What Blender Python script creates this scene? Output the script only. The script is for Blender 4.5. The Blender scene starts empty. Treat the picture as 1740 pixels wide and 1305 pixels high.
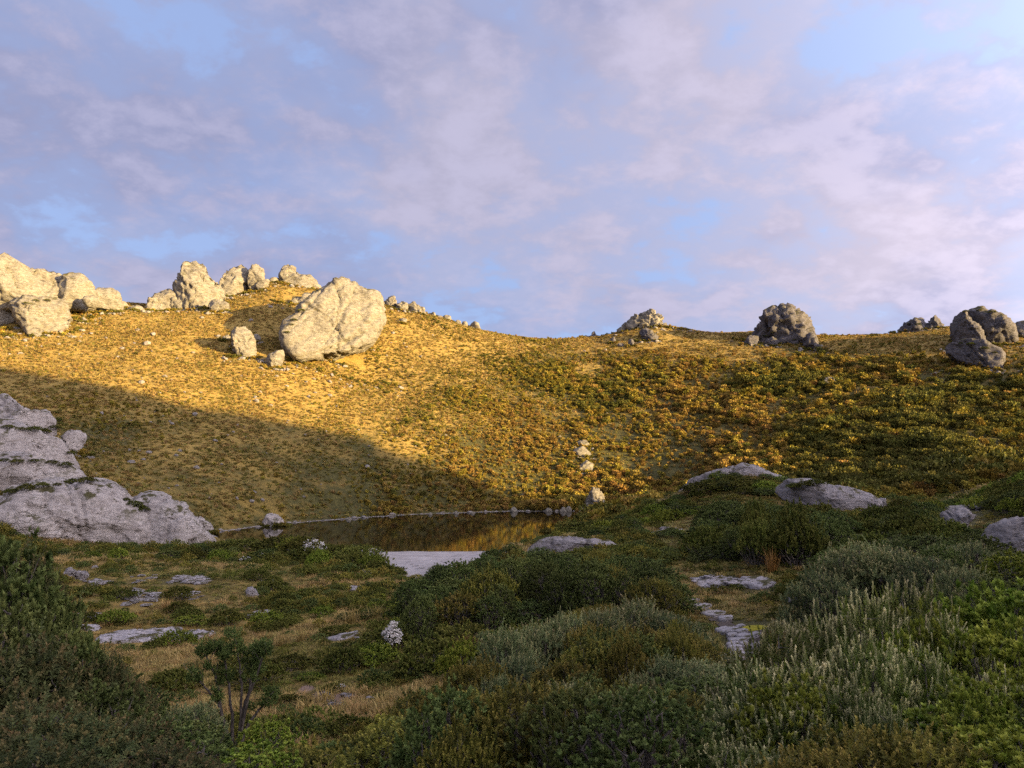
import bpy, bmesh, math, random
import numpy as np
from mathutils import Vector, Matrix

random.seed(7); RNG = np.random.default_rng(7)
scene = bpy.context.scene
COL = scene.collection
R = math.radians

# ------------------------------------------------------------------ camera
CAM_Z = 14.0
FPX = 1242.0                       # focal length in pixels of a 1740 wide frame
PITCH = math.atan(112.5 / FPX)     # looking slightly up
cam_data = bpy.data.cameras.new('camera')
cam_data.sensor_width = 36.0
cam_data.lens = 36.0 * FPX / 1740.0
cam_data.clip_start = 0.1
cam_data.clip_end = 12000.0
cam = bpy.data.objects.new('camera', cam_data)
cam.location = (0, 0, CAM_Z)
cam.rotation_euler = (math.pi / 2 + PITCH, 0, 0)
COL.objects.link(cam)
scene.camera = cam

# ------------------------------------------------------------------ sun, sky, exposure
SUN_A = R(23.0)                    # the sun stands to the right and a little behind the camera
SUN_E = R(10.0)
SUN = np.array([math.cos(SUN_A) * math.cos(SUN_E), -math.sin(SUN_A) * math.cos(SUN_E), math.sin(SUN_E)])
sun_data = bpy.data.lights.new('sun', 'SUN')
sun_data.energy = 4.5
sun_data.angle = R(0.5)
sun_data.color = (1.0, 0.70, 0.29)
sun = bpy.data.objects.new('sun', sun_data)
sun.rotation_euler = Vector(SUN).to_track_quat('Z', 'Y').to_euler()
sun.location = (60, -30, 80)
COL.objects.link(sun)

scene.view_settings.view_transform = 'Standard'
scene.view_settings.look = 'None'
scene.view_settings.gamma = 1.0
scene.view_settings.use_curve_mapping = False
scene.view_settings.exposure = 2.08
scene.cycles.max_bounces = 6
scene.cycles.diffuse_bounces = 3
scene.cycles.glossy_bounces = 3
scene.cycles.transmission_bounces = 3
scene.cycles.transparent_max_bounces = 4
scene.cycles.use_denoising = False

def N(nt, kind, **kw):
    n = nt.nodes.new(kind)
    for k, v in kw.items():
        if k.startswith('_'):
            setattr(n, k[1:], v)
    return n

def ramp(nt, fac, stops, interp='LINEAR'):
    n = nt.nodes.new('ShaderNodeValToRGB')
    cr = n.color_ramp
    cr.interpolation = interp
    while len(cr.elements) < len(stops):
        cr.elements.new(0.5)
    for e, (p, c) in zip(cr.elements, stops):
        e.position = p
        e.color = (c[0], c[1], c[2], 1) if hasattr(c, '__len__') else (c, c, c, 1)
    nt.links.new(fac, n.inputs[0])
    return n.outputs[0]

def math_n(nt, op, a, b=None, clamp=False):
    n = nt.nodes.new('ShaderNodeMath'); n.operation = op; n.use_clamp = clamp
    for i, v in enumerate((a, b)):
        if v is None: continue
        if isinstance(v, (int, float)): n.inputs[i].default_value = v
        else: nt.links.new(v, n.inputs[i])
    return n.outputs[0]

def mixc(nt, fac, a, b, mode='MIX'):
    n = nt.nodes.new('ShaderNodeMix'); n.data_type = 'RGBA'; n.blend_type = mode
    for idx, v in ((0, fac), (6, a), (7, b)):
        if isinstance(v, (int, float)): n.inputs[idx].default_value = v
        elif isinstance(v, (tuple, list)): n.inputs[idx].default_value = (v[0], v[1], v[2], 1)
        else: nt.links.new(v, n.inputs[idx])
    return n.outputs[2]

def noise(nt, vec, scale, detail=4, rough=0.55, dist=0.0):
    n = nt.nodes.new('ShaderNodeTexNoise')
    n.inputs['Scale'].default_value = scale
    n.inputs['Detail'].default_value = detail
    n.inputs['Roughness'].default_value = rough
    n.inputs['Distortion'].default_value = dist
    if vec is not None: nt.links.new(vec, n.inputs['Vector'])
    return n.outputs['Fac']

def mapping(nt, vec, scale=(1, 1, 1), rot=(0, 0, 0), loc=(0, 0, 0)):
    n = nt.nodes.new('ShaderNodeMapping')
    n.inputs['Scale'].default_value = scale
    n.inputs['Rotation'].default_value = rot
    n.inputs['Location'].default_value = loc
    nt.links.new(vec, n.inputs['Vector'])
    return n.outputs[0]

SKY_K = 0.05
def build_world():
    w = bpy.data.worlds.new('World'); scene.world = w; w.use_nodes = True
    nt = w.node_tree; nt.nodes.clear()
    out = N(nt, 'ShaderNodeOutputWorld'); bg = N(nt, 'ShaderNodeBackground')
    bg.inputs['Strength'].default_value = SKY_K
    nt.links.new(bg.outputs[0], out.inputs[0])
    sky = N(nt, 'ShaderNodeTexSky')
    sky.sky_type = 'NISHITA'; sky.sun_disc = False
    sky.sun_elevation = SUN_E
    sky.sun_rotation = math.atan2(SUN[0], SUN[1])
    sky.altitude = 900; sky.air_density = 1.0; sky.dust_density = 0.6; sky.ozone_density = 1.6
    tc = N(nt, 'ShaderNodeTexCoord')
    sep = N(nt, 'ShaderNodeSeparateXYZ'); nt.links.new(tc.outputs['Generated'], sep.inputs[0])
    z = math_n(nt, 'MAXIMUM', sep.outputs[2], 0.0)
    zc = math_n(nt, 'ADD', z, 0.36)
    comb = N(nt, 'ShaderNodeCombineXYZ')
    nt.links.new(math_n(nt, 'DIVIDE', sep.outputs[0], zc), comb.inputs[0])
    nt.links.new(math_n(nt, 'DIVIDE', sep.outputs[1], zc), comb.inputs[1])
    p = comb.outputs[0]
    pm = mapping(nt, p, rot=(0, 0, R(28)), scale=(1.0, 1.25, 1), loc=(3.1, 0.7, 0))
    big = noise(nt, pm, 1.25, 9, 0.50, 0.15)
    mid = noise(nt, mapping(nt, p, loc=(7.3, 2.2, 4.0), rot=(0, 0, R(-20)), scale=(1.0, 1.1, 1)), 4.6, 9, 0.56, 0.15)
    fine = noise(nt, mapping(nt, p, loc=(1.3, 9.2, 1.0), scale=(1.0, 1.1, 1)), 11.0, 8, 0.62, 0.15)
    tone = noise(nt, mapping(nt, p, loc=(-2.3, 5.2, 8.0)), 1.7, 5, 0.5, 0.1)
    dens = math_n(nt, 'ADD', math_n(nt, 'MULTIPLY', big, 0.36), math_n(nt, 'MULTIPLY', mid, 0.44))
    dens = math_n(nt, 'ADD', dens, math_n(nt, 'MULTIPLY', fine, 0.20))
    mask = ramp(nt, dens, [(0.40, 0.05), (0.465, 0.60), (0.54, 0.96)], 'EASE')
    k = 5.45
    blue = mixc(nt, 0.80, sky.outputs[0], (0.400 * k, 0.525 * k, 0.88 * k))
    c_shade = (0.330 * k, 0.347 * k, 0.530 * k)
    c_mauve = (0.475 * k, 0.452 * k, 0.590 * k)
    c_light = (0.650 * k, 0.615 * k, 0.800 * k)
    cl = mixc(nt, ramp(nt, tone, [(0.42, 0.0), (0.57, 1.0)]), c_shade, c_mauve)
    # billows: brighter where a thick patch gives way to thin on its upper side
    edge = ramp(nt, math_n(nt, 'ADD', math_n(nt, 'MULTIPLY', mid, 0.54), math_n(nt, 'MULTIPLY', fine, 0.46)),
                [(0.45, 0.0), (0.63, 1.0)], 'EASE')
    cl = mixc(nt, math_n(nt, 'MULTIPLY', edge, 0.46), cl, c_light)
    col = mixc(nt, mask, blue, cl)
    # sun side of the sky, warmer and boosted as added fill for shaded ground
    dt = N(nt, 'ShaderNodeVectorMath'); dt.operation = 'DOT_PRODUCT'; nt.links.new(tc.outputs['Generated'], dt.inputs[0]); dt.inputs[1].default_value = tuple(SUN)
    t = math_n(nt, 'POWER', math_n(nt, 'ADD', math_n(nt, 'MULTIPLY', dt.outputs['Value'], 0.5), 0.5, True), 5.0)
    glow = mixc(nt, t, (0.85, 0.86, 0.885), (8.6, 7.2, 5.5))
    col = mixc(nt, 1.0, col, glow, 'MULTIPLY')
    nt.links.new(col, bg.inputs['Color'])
build_world()

# ------------------------------------------------------------------ numbers
CP, SP = math.cos(PITCH), math.sin(PITCH)
def P(px, py, Y):
    """the world point seen at pixel (px, py) of the photograph at the depth Y"""
    u = (px - 870.0) / FPX; v = (652.5 - py) / FPX
    s = Y / (CP - v * SP)
    return np.array([u * s, Y, CAM_Z + (SP + v * CP) * s])

def project(x, y, z):
    dz = z - CAM_Z
    d = np.maximum(y * CP + dz * SP, 1e-3)
    return 870.0 + FPX * x / d, 652.5 - FPX * (-y * SP + dz * CP) / d

def on_level(px, py, z=0.0):
    u = (px - 870.0) / FPX; v = (652.5 - py) / FPX
    s = (z - CAM_Z) / (SP + v * CP)
    return np.array([u * s, (CP - v * SP) * s])

def vnoise(p, seed=0):
    """smooth value noise in [-1, 1] on an (n, 3) array"""
    p = np.asarray(p, float)
    i = np.floor(p).astype(np.int64); f = p - i
    f = f * f * f * (f * (f * 6 - 15) + 10)
    out = np.zeros(len(p))
    for dx in (0, 1):
        wx = f[:, 0] if dx else 1 - f[:, 0]
        for dy in (0, 1):
            wy = f[:, 1] if dy else 1 - f[:, 1]
            for dz in (0, 1):
                wz = f[:, 2] if dz else 1 - f[:, 2]
                h = ((i[:, 0] + dx) * 374761393 + (i[:, 1] + dy) * 668265263 + (i[:, 2] + dz) * 2147483647 + seed * 1274126177) & 0xffffffff
                h = ((h ^ (h >> 13)) * 1274126177) & 0xffffffff
                h = (h ^ (h >> 16)) & 0xffff
                out += wx * wy * wz * (h / 32767.5 - 1.0)
    return out

def fbm(p, octaves=4, gain=0.5, seed=0, ridged=False):
    p = np.asarray(p, float); a = 1.0; s = 0.0; out = np.zeros(len(p))
    for o in range(octaves):
        n = vnoise(p * (2.03 ** o) + 17.7 * o, seed + o)
        if ridged: n = 1 - 2 * np.abs(n)
        out += a * n; s += a; a *= gain
    return out / s

def sstep(a, b, x):
    t = np.clip((x - a) / (b - a), 0, 1)
    return t * t * (3 - 2 * t)

# ------------------------------------------------------------------ objects
def tag(o, label=None, cat=None, group=None, kind=None):
    if label: o['label'] = label
    if cat: o['category'] = cat
    if group: o['group'] = group
    if kind: o['kind'] = kind
    return o

def mesh_np(name, co, faces, mat=None, smooth=False, attrs=None):
    """a mesh from numpy arrays; faces is an (n, k) int array"""
    me = bpy.data.meshes.new(name)
    co = np.asarray(co, np.float32); faces = np.asarray(faces, np.int32)
    me.vertices.add(len(co)); me.vertices.foreach_set('co', co.ravel())
    n, k = faces.shape
    me.loops.add(n * k); me.loops.foreach_set('vertex_index', faces.ravel())
    me.polygons.add(n)
    me.polygons.foreach_set('loop_start', np.arange(0, n * k, k, dtype=np.int32))
    if smooth: me.polygons.foreach_set('use_smooth', np.ones(n, bool))
    for key, val in (attrs or {}).items():
        a = me.attributes.new(key, 'FLOAT', 'POINT'); a.data.foreach_set('value', np.asarray(val, np.float32))
    me.update(calc_edges=True)
    if mat: me.materials.append(mat)
    return me

def link(name, me, parent=None):
    o = bpy.data.objects.new(name, me); COL.objects.link(o)
    if parent: o.parent = parent
    return o
# ------------------------------------------------------------------ the lie of the land
# lake outline on the ground, from its shore as seen across the water
LAKE_PX = [(352, 907), (400, 900), (450, 893), (520, 887), (600, 881), (720, 873.5), (800, 871), (870, 869), (940, 869), (1000, 869),
           (1062, 865.5), (1052, 871), (1010, 884), (962, 905), (915, 922), (860, 937), (800, 938.5), (720, 939), (650, 939), (560, 937), (450, 931), (385, 920)]
LAKE = np.array([on_level(*q) for q in LAKE_PX])

def lake_sd(x, y):
    """signed distance to the shoreline, negative on the water"""
    p = np.stack([x, y], 1); n = len(LAKE)
    d = np.full(len(p), 1e9); inside = np.zeros(len(p), bool)
    for i in range(n):
        a, b = LAKE[i], LAKE[(i + 1) % n]
        e = b - a; w = p - a
        t = np.clip((w @ e) / (e @ e), 0, 1)
        d = np.minimum(d, np.hypot(*(w - t[:, None] * e).T))
        c = (a[1] > p[:, 1]) != (b[1] > p[:, 1])
        with np.errstate(divide='ignore', invalid='ignore'):
            xi = a[0] + (p[:, 1] - a[1]) / (b[1] - a[1]) * (b[0] - a[0])
        inside ^= c & (p[:, 0] < xi)
    d = np.where(inside, -d, d)
    return d + 0.9 * fbm(np.stack([x, y, x * 0], 1) / 5.0, 3, seed=17) * np.exp(-(d / 7.0) ** 2)

CTRL_PX = [  # ground seen at a pixel, and how far off it is
    # skyline and upper slopes, left to right
    (-150, 560, 215), (-20, 548, 222), (90, 528, 240), (210, 520, 255), (300, 525, 262), (380, 503, 275), (470, 478, 290), (545, 492, 296),
    (640, 515, 300), (735, 536, 305), (800, 556, 308), (870, 573, 312), (960, 577, 316), (1005, 574, 317), (1050, 565, 318), (1100, 552, 318), (1145, 560, 320),
    (1210, 568, 320), (1290, 566, 318), (1370, 573, 314), (1450, 576, 310), (1500, 571, 306), (1550, 562, 300), (1610, 557, 290), (1700, 562, 282), (1790, 570, 276),
    # middle of the far slope
    (-100, 640, 170), (0, 640, 180), (120, 600, 205), (250, 590, 215), (400, 590, 225), (520, 620, 222), (150, 680, 170), (300, 720, 172),
    (450, 700, 190), (620, 640, 232), (620, 740, 188), (760, 680, 222), (760, 790, 182), (900, 660, 245), (900, 760, 200), (1050, 640, 262), (1050, 760, 205),
    (1200, 640, 258), (1200, 740, 208), (1350, 640, 248), (1350, 740, 196), (1500, 640, 238), (1500, 760, 178), (1650, 640, 225), (1650, 740, 174),
    (1790, 640, 215), (1790, 740, 176), (1500, 825, 150), (1650, 815, 140), (1350, 815, 168), (1200, 812, 182),
    # foot of the slope
    (-60, 770, 118), (60, 800, 118), (150, 800, 128), (250, 840, 130), (380, 870, 133), (300, 800, 144), (450, 840, 148), (600, 850, 158), (720, 860, 165),
    (900, 858, 171), (1000, 858, 174),
    # near flat on the left
    (130, 940, 84), (60, 900, 94), (300, 940, 84), (200, 960, 70), (350, 1000, 53), (250, 1080, 38), (500, 1120, 30), (600, 1180, 24), (600, 1290, 17),
    (400, 1290, 16), (600, 960, 70), (560, 1010, 52), (700, 965, 83), (740, 945, 96), (850, 946, 94),
    # knoll and clearing on the right
    (800, 1080, 31), (950, 1000, 42), (960, 940, 60), (960, 912, 80), (1060, 885, 98), (1020, 905, 84), (1150, 905, 74), (1140, 850, 104), (1200, 852, 86), (1250, 806, 96),
    (1170, 832, 98), (1320, 822, 92), (1400, 862, 66), (1230, 992, 38), (1270, 1040, 31), (1255, 1100, 25), (1240, 1150, 20), (1400, 985, 36),
    (1500, 950, 38), (1620, 915, 48), (1700, 945, 36), (1570, 880, 68), (1640, 862, 76), (1740, 812, 72), (1740, 870, 52), (1850, 770, 68), (1560, 862, 118), (1480, 862, 124)]
CTRL_XYZ = [  # ground the photograph does not show
    (0, 0, 12.3), (-8, 1, 11.8), (8, 2, 12.0), (0, 6, 10.9), (-6, 8, 9.8), (8, 8, 10.6), (15, 10, 11.0), (-11, 14, 8.4), (0, 13, 8.9), (9, 14, 9.2), (3, 20, 7.9),
    (18, 22, 9.6), (30, 20, 12), (-22, 22, 6.5), (-30, 40, 6.0), (-60, 50, 8), (-80, 80, 12), (40, 45, 11), (60, 60, 17), (95, 70, 24), (60, 90, 9.0), (85, 105, 14), (40, 120, 3.0), (50, 140, 3.5), (28, 130, 1.2),
    (0, -30, 16), (-60, -30, 13), (60, -30, 26), (-120, 30, 24), (110, 10, 32), (-90, -110, 20), (100, -120, 50), (0, -150, 30), (-240, 0, 42), (-230, 120, 62),
    (150, 90, 14), (190, 140, 14), (215, 190, 28), (140, 125, 9), (118, 142, 8), (-260, 230, 88), (-330, 100, 80), (250, 60, 30), (320, 220, 40), (280, 130, 24), (-150, -250, 20), (150, -280, 50), (250, -120, 60),
    # behind the skyline the ground drops
    (-300, 330, 70), (-150, 345, 60), (-90, 370, 62), (0, 380, 48), (80, 385, 46), (170, 375, 48), (270, 350, 55)]
_c = np.array([P(*q) for q in CTRL_PX] + [np.array(q, float) for q in CTRL_XYZ])
_sh = np.array([[q[0], q[1], 0.15] for q in LAKE])
_c = np.vstack([_c, _sh])
_XS = _c[:, :2] / 100.0
def _tps(r2):
    return 0.5 * r2 * np.log(np.maximum(r2, 1e-12))
def _fit():
    n = len(_c)
    d2 = ((_XS[:, None] - _XS[None]) ** 2).sum(-1)
    K = _tps(d2) + np.eye(n) * 2e-4
    Q = np.hstack([np.ones((n, 1)), _XS])
    A = np.block([[K, Q], [Q.T, np.zeros((3, 3))]])
    return np.linalg.solve(A, np.concatenate([_c[:, 2], np.zeros(3)]))
_W = _fit()

def H(x, y, rough=True):
    """height of the ground"""
    x = np.atleast_1d(np.asarray(x, float)); y = np.atleast_1d(np.asarray(y, float))
    out = np.empty(len(x)); r = np.hypot(x, y)
    for a in range(0, len(x), 20000):
        q = np.stack([x[a:a + 20000], y[a:a + 20000]], 1) / 100.0
        rr = np.hypot(q[:, 0], q[:, 1])
        q = q * (np.minimum(rr, 4.3) / np.maximum(rr, 1e-9))[:, None]
        d2 = ((q[:, None] - _XS[None]) ** 2).sum(-1)
        out[a:a + 20000] = _tps(d2) @ _W[:-3] + _W[-3] + q @ _W[-2:]
    far = sstep(390, 900, r)
    out = out * (1 - far) - 60.0 * far
    if rough:
        p = np.stack([x, y, np.zeros_like(x)], 1)
        amp = sstep(70, 180, r)
        out += 0.9 * amp * fbm(p / 22.0, 3, seed=3) + (0.10 + 0.28 * amp) * fbm(p / 4.5, 3, seed=5)
        out += 0.07 * (1 - amp) * fbm(p / 1.1, 2, seed=9)
    near = (r < 260) & (y > 60)
    if near.any():
        sd = np.full(len(x), 1e3); sd[near] = lake_sd(x[near], y[near])
        k = sstep(0.0, 9.0, sd)
        shore = 0.05 + 0.055 * np.maximum(sd, 0) + 0.0
        out = np.where(sd > 0, np.maximum(out, 0.12) * k + shore * (1 - k), np.maximum(-2.5, 0.05 + 0.12 * sd))
    return out

def Hs(x, y):
    return float(H([x], [y])[0])

_YY = np.geomspace(2.5, 420, 900)
def hit(px, py, ymin=2.5):
    """where the line of sight through a pixel first meets the ground"""
    YY = _YY[_YY >= ymin]
    u = (px - 870.0) / FPX; v = (652.5 - py) / FPX
    s = YY / (CP - v * SP)
    z = CAM_Z + (SP + v * CP) * s
    d = z - H(u * s, YY)
    k = np.where(d < 0)[0]
    if len(k) == 0: return None
    k = k[0]
    if k == 0: return P(px, py, YY[0])
    t = d[k - 1] / (d[k - 1] - d[k])
    return P(px, py, YY[k - 1] + t * (YY[k] - YY[k - 1]))

# ------------------------------------------------------------------ materials of the land
def new_mat(name):
    m = bpy.data.materials.new(name); m.use_nodes = True
    nt = m.node_tree; nt.nodes.clear()
    out = N(nt, 'ShaderNodeOutputMaterial'); b = N(nt, 'ShaderNodeBsdfPrincipled')
    b.inputs['Roughness'].default_value = 0.9
    b.inputs['Specular IOR Level'].default_value = 0.2
    nt.links.new(b.outputs[0], out.inputs[0])
    return m, nt, b

def attr(nt, name):
    n = nt.nodes.new('ShaderNodeAttribute'); n.attribute_name = name
    return n.outputs['Fac']

def objvec(nt):
    return nt.nodes.new('ShaderNodeTexCoord').outputs['Object']

def bump(nt, h, strength, dist, b):
    n = nt.nodes.new('ShaderNodeBump'); n.inputs['Strength'].default_value = strength; n.inputs['Distance'].default_value = dist
    nt.links.new(h, n.inputs['Height']); nt.links.new(n.outputs[0], b.inputs['Normal'])

def mat_ground():
    m, nt, b = new_mat('heath_ground')
    v = objvec(nt)
    n1 = noise(nt, v, 0.05, 5, 0.6); n2 = noise(nt, v, 0.33, 5, 0.6); n3 = noise(nt, v, 2.2, 5, 0.65); n4 = noise(nt, v, 9.0, 3, 0.6)
    s = math_n(nt, 'ADD', math_n(nt, 'MULTIPLY', n2, 0.55), math_n(nt, 'MULTIPLY', n3, 0.45))
    sedge = ramp(nt, s, [(0.32, (0.095, 0.072, 0.018)), (0.45, (0.245, 0.168, 0.042)), (0.55, (0.345, 0.235, 0.058)), (0.70, (0.420, 0.295, 0.085))])
    green = ramp(nt, s, [(0.34, (0.024, 0.024, 0.008)), (0.5, (0.064, 0.060, 0.017)), (0.66, (0.120, 0.104, 0.030))])
    g = math_n(nt, 'ADD', attr(nt, 'green'), math_n(nt, 'MULTIPLY', math_n(nt, 'SUBTRACT', n1, 0.5), 1.6))
    g = math_n(nt, 'ADD', g, math_n(nt, 'MULTIPLY', math_n(nt, 'SUBTRACT', n2, 0.5), 1.2))
    c = mixc(nt, ramp(nt, g, [(0.35, 0.0), (0.7, 1.0)]), sedge, green)
    n5 = noise(nt, v, 0.95, 4, 0.7)
    c = mixc(nt, ramp(nt, n5, [(0.36, 0.28), (0.54, 0.0)]), c, (0.075, 0.062, 0.022))
    soil = ramp(nt, n3, [(0.3, (0.16, 0.105, 0.07)), (0.7, (0.33, 0.235, 0.17))])
    sg = math_n(nt, 'ADD', attr(nt, 'soil'), math_n(nt, 'MULTIPLY', math_n(nt, 'SUBTRACT', n3, 0.5), 0.8))
    c = mixc(nt, ramp(nt, sg, [(0.45, 0.0), (0.6, 1.0)]), c, soil)
    grav = ramp(nt, n4, [(0.3, (0.20, 0.18, 0.165)), (0.5, (0.36, 0.33, 0.31)), (0.7, (0.46, 0.43, 0.40))])
    bg = math_n(nt, 'ADD', attr(nt, 'shore'), math_n(nt, 'MULTIPLY', math_n(nt, 'SUBTRACT', n3, 0.5), 0.9))
    c = mixc(nt, ramp(nt, bg, [(0.45, 0.0), (0.6, 1.0)]), c, grav)
    nt.links.new(c, b.inputs['Base Color'])
    bump(nt, math_n(nt, 'ADD', math_n(nt, 'MULTIPLY', n3, 1.0), math_n(nt, 'MULTIPLY', n4, 0.4)), 0.9, 0.35, b)
    return m

def blobs(x, y, lst):
    """soft union of spots given as ground points (x, y, radius)"""
    out = np.zeros(len(x))
    for (bx, by, rx, ry) in lst:
        d = np.hypot((x - bx) / rx, (y - by) / ry)
        out = np.maximum(out, 1 - sstep(0.6, 1.15, d))
    return out

SOIL = []
for (px, py, wpx) in [(520, 1172, 22), (560, 1190, 30), (640, 1192, 28), (545, 1180, 18), (495, 1140, 16), (465, 1130, 10)]:
    q = hit(px, py)
    if q is not None: SOIL.append((q[0], q[1], wpx * q[1] / FPX, wpx * q[1] / FPX * 1.3))

def ground_attrs(x, y, z):
    px, py = project(x, y, z)
    r = np.hypot(x, y)
    green = np.full(len(x), 0.28)
    far = r > 115
    # scrub thickens right and low; shade there is also put into darker ground
    g_far = 0.12 + 0.62 * sstep(560, 1000, px) * sstep(560, 650, py) + 0.35 * sstep(700, 830, py) * sstep(350, 600, px)
    g_far += 0.35 * np.exp(-(((px - 170) / 110) ** 2 + ((py - 735) / 55) ** 2))
    g_far += 0.30 * sstep(650, 770, py) * (1 - sstep(600, 700, px))
    g_near = 0.36 + 0.5 * sstep(1080, 1250, px) + 0.35 * sstep(600, 700, px) * (1 - sstep(1000, 1100, px))
    green = np.where(far, g_far, g_near)
    sd = np.full(len(x), 1e3); k = (r < 260) & (y > 60)
    sd[k] = lake_sd(x[k], y[k])
    shore = np.where(sd < 0.7, 0.55, 0.0) * np.where(y > 120, 1.0, 0.0)
    shore = np.maximum(shore, np.where(sd < 0, 0.9, 0))
    return green, blobs(x, y, SOIL), shore

def build_ground():
    th_in = np.linspace(-R(44), R(44), 420)
    th_out = np.linspace(R(44), 2 * math.pi - R(44), 92)[1:-1]
    th = np.concatenate([th_in, th_out])
    rr = np.concatenate([np.geomspace(1.2, 120, 210), np.geomspace(120, 420, 170)[1:], np.geomspace(420, 9000, 40)[1:]])
    T, RR = np.meshgrid(th, rr, indexing='ij')
    x = np.concatenate([[0.0], (np.sin(T) * RR).ravel()]); y = np.concatenate([[0.0], (np.cos(T) * RR).ravel()])
    z = H(x, y)
    n, m = T.shape
    i, j = np.meshgrid(np.arange(n), np.arange(m - 1), indexing='ij')
    a = 1 + i * m + j; b2 = 1 + ((i + 1) % n) * m + j
    f = np.stack([a, b2, b2 + 1, a + 1], -1).reshape(-1, 4)
    f = f[:, ::-1]
    g, s, sh = ground_attrs(x, y, z)
    me = mesh_np('ground', np.stack([x, y, z], 1), f, mat_ground(), True, {'green': g, 'soil': s, 'shore': sh})
    bm = bmesh.new(); bm.from_mesh(me); bm.verts.ensure_lookup_table()
    ring = [bm.verts[1 + k * m] for k in range(n)]
    for k in range(n):
        try: bm.faces.new((bm.verts[0], ring[(k + 1) % n], ring[k])).smooth = True
        except ValueError: pass
    bmesh.ops.recalc_face_normals(bm, faces=bm.faces)
    if sum(f.normal.z for f in bm.faces) < 0:
        bmesh.ops.reverse_faces(bm, faces=bm.faces)
    bm.to_mesh(me); bm.free()
    tag(link('ground', me), 'golden sedge and heath covered ground rising to the rocky ridge', kind='structure')
build_ground()

def build_lake():
    m, nt, b = new_mat('lake_water')
    b.inputs['Base Color'].default_value = (0.008, 0.006, 0.004, 1)
    b.inputs['Roughness'].default_value = 0.015
    b.inputs['IOR'].default_value = 1.33
    b.inputs['Specular IOR Level'].default_value = 0.5
    v = objvec(nt)
    h = noise(nt, mapping(nt, v, scale=(0.7, 1.5, 1)), 1.1, 3, 0.5)
    h2 = noise(nt, v, 6.0, 2, 0.5)
    bump(nt, math_n(nt, 'ADD', h, math_n(nt, 'MULTIPLY', h2, 0.08)), 0.022, 0.2, b)
    c = LAKE.mean(0)
    big = c + (LAKE - c) * 1.0
    # a little past the shoreline, where the bank rises out of it
    out = []
    n = len(big)
    for i in range(n):
        a, p, q = big[i - 1], big[i], big[(i + 1) % n]
        t = (q - a) / max(np.hypot(*(q - a)), 1e-6)
        nrm = np.array([t[1], -t[0]])
        if lake_sd(np.array([p[0] + nrm[0]]), np.array([p[1] + nrm[1]]))[0] < 0: nrm = -nrm
        out.append(p + nrm * 4.0)
    bm = bmesh.new()
    vs = [bm.verts.new((q[0], q[1], 0.03)) for q in out]
    f = bm.faces.new(vs); bm.normal_update()
    if f.normal.z < 0: f.normal_flip()
    bmesh.ops.triangulate(bm, faces=[f])
    me = bpy.data.meshes.new('lake'); bm.to_mesh(me); bm.free(); me.materials.append(m)
    tag(link('lake', me), 'still dark tarn mirroring the lit slope above it', kind='structure')
build_lake()

def sheet(name, poly_px, lift, mat, label, step=0.5, jag=0.0, seed=0):
    """a thin sheet that follows the ground inside an outline seen at the given pixels"""
    pts = [hit(*q) for q in poly_px]
    poly = np.array([q[:2] for q in pts if q is not None])
    lo = poly.min(0) - 0.5; hi = poly.max(0) + 0.5
    xs = np.arange(lo[0], hi[0], step); ys = np.arange(lo[1], hi[1], step)
    X, Y = np.meshgrid(xs, ys, indexing='ij')
    x = X.ravel(); y = Y.ravel()
    jx = x + jag * fbm(np.stack([x, y, x * 0], 1) / (jag * 3 + .01), 3, seed=seed); jy = y + jag * fbm(np.stack([x, y, x * 0 + 5], 1) / (jag * 3 + .01), 3, seed=seed + 1)
    inside = np.zeros(len(x), bool)
    for i in range(len(poly)):
        a, b2 = poly[i], poly[(i + 1) % len(poly)]
        c = (a[1] > jy) != (b2[1] > jy)
        with np.errstate(divide='ignore', invalid='ignore'):
            xi = a[0] + (jy - a[1]) / (b2[1] - a[1]) * (b2[0] - a[0])
        inside ^= c & (jx < xi)
    z = H(x, y) + lift
    n, m2 = X.shape
    i, j = np.meshgrid(np.arange(n - 1), np.arange(m2 - 1), indexing='ij')
    a = (i * m2 + j).ravel()
    f = np.stack([a, a + m2, a + m2 + 1, a + 1], 1)
    f = f[inside[f].sum(1) >= 3]
    used = np.unique(f); remap = np.full(len(x), -1); remap[used] = np.arange(len(used))
    if len(f) == 0: return None
    me = mesh_np(name, np.stack([x, y, z], 1)[used], remap[f], mat, True)
    return tag(link(name, me), label, kind='structure')

def mat_gravel(name, lo, mid, hi, k=1.0):
    m, nt, b = new_mat(name)
    v = objvec(nt)
    n1 = noise(nt, v, 0.5 * k, 4, 0.6); n2 = noise(nt, v, 5.0 * k, 4, 0.65)
    vo = N(nt, 'ShaderNodeTexVoronoi'); vo.inputs['Scale'].default_value = 9.0 * k; nt.links.new(v, vo.inputs['Vector'])
    s = math_n(nt, 'ADD', math_n(nt, 'MULTIPLY', n1, 0.5), math_n(nt, 'MULTIPLY', n2, 0.5))
    c = ramp(nt, s, [(0.34, lo), (0.48, mid), (0.62, hi)])
    nt.links.new(c, b.inputs['Base Color'])
    bump(nt, math_n(nt, 'ADD', n2, math_n(nt, 'MULTIPLY', vo.outputs['Distance'], 0.6)), 0.7, 0.06, b)
    return m

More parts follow.
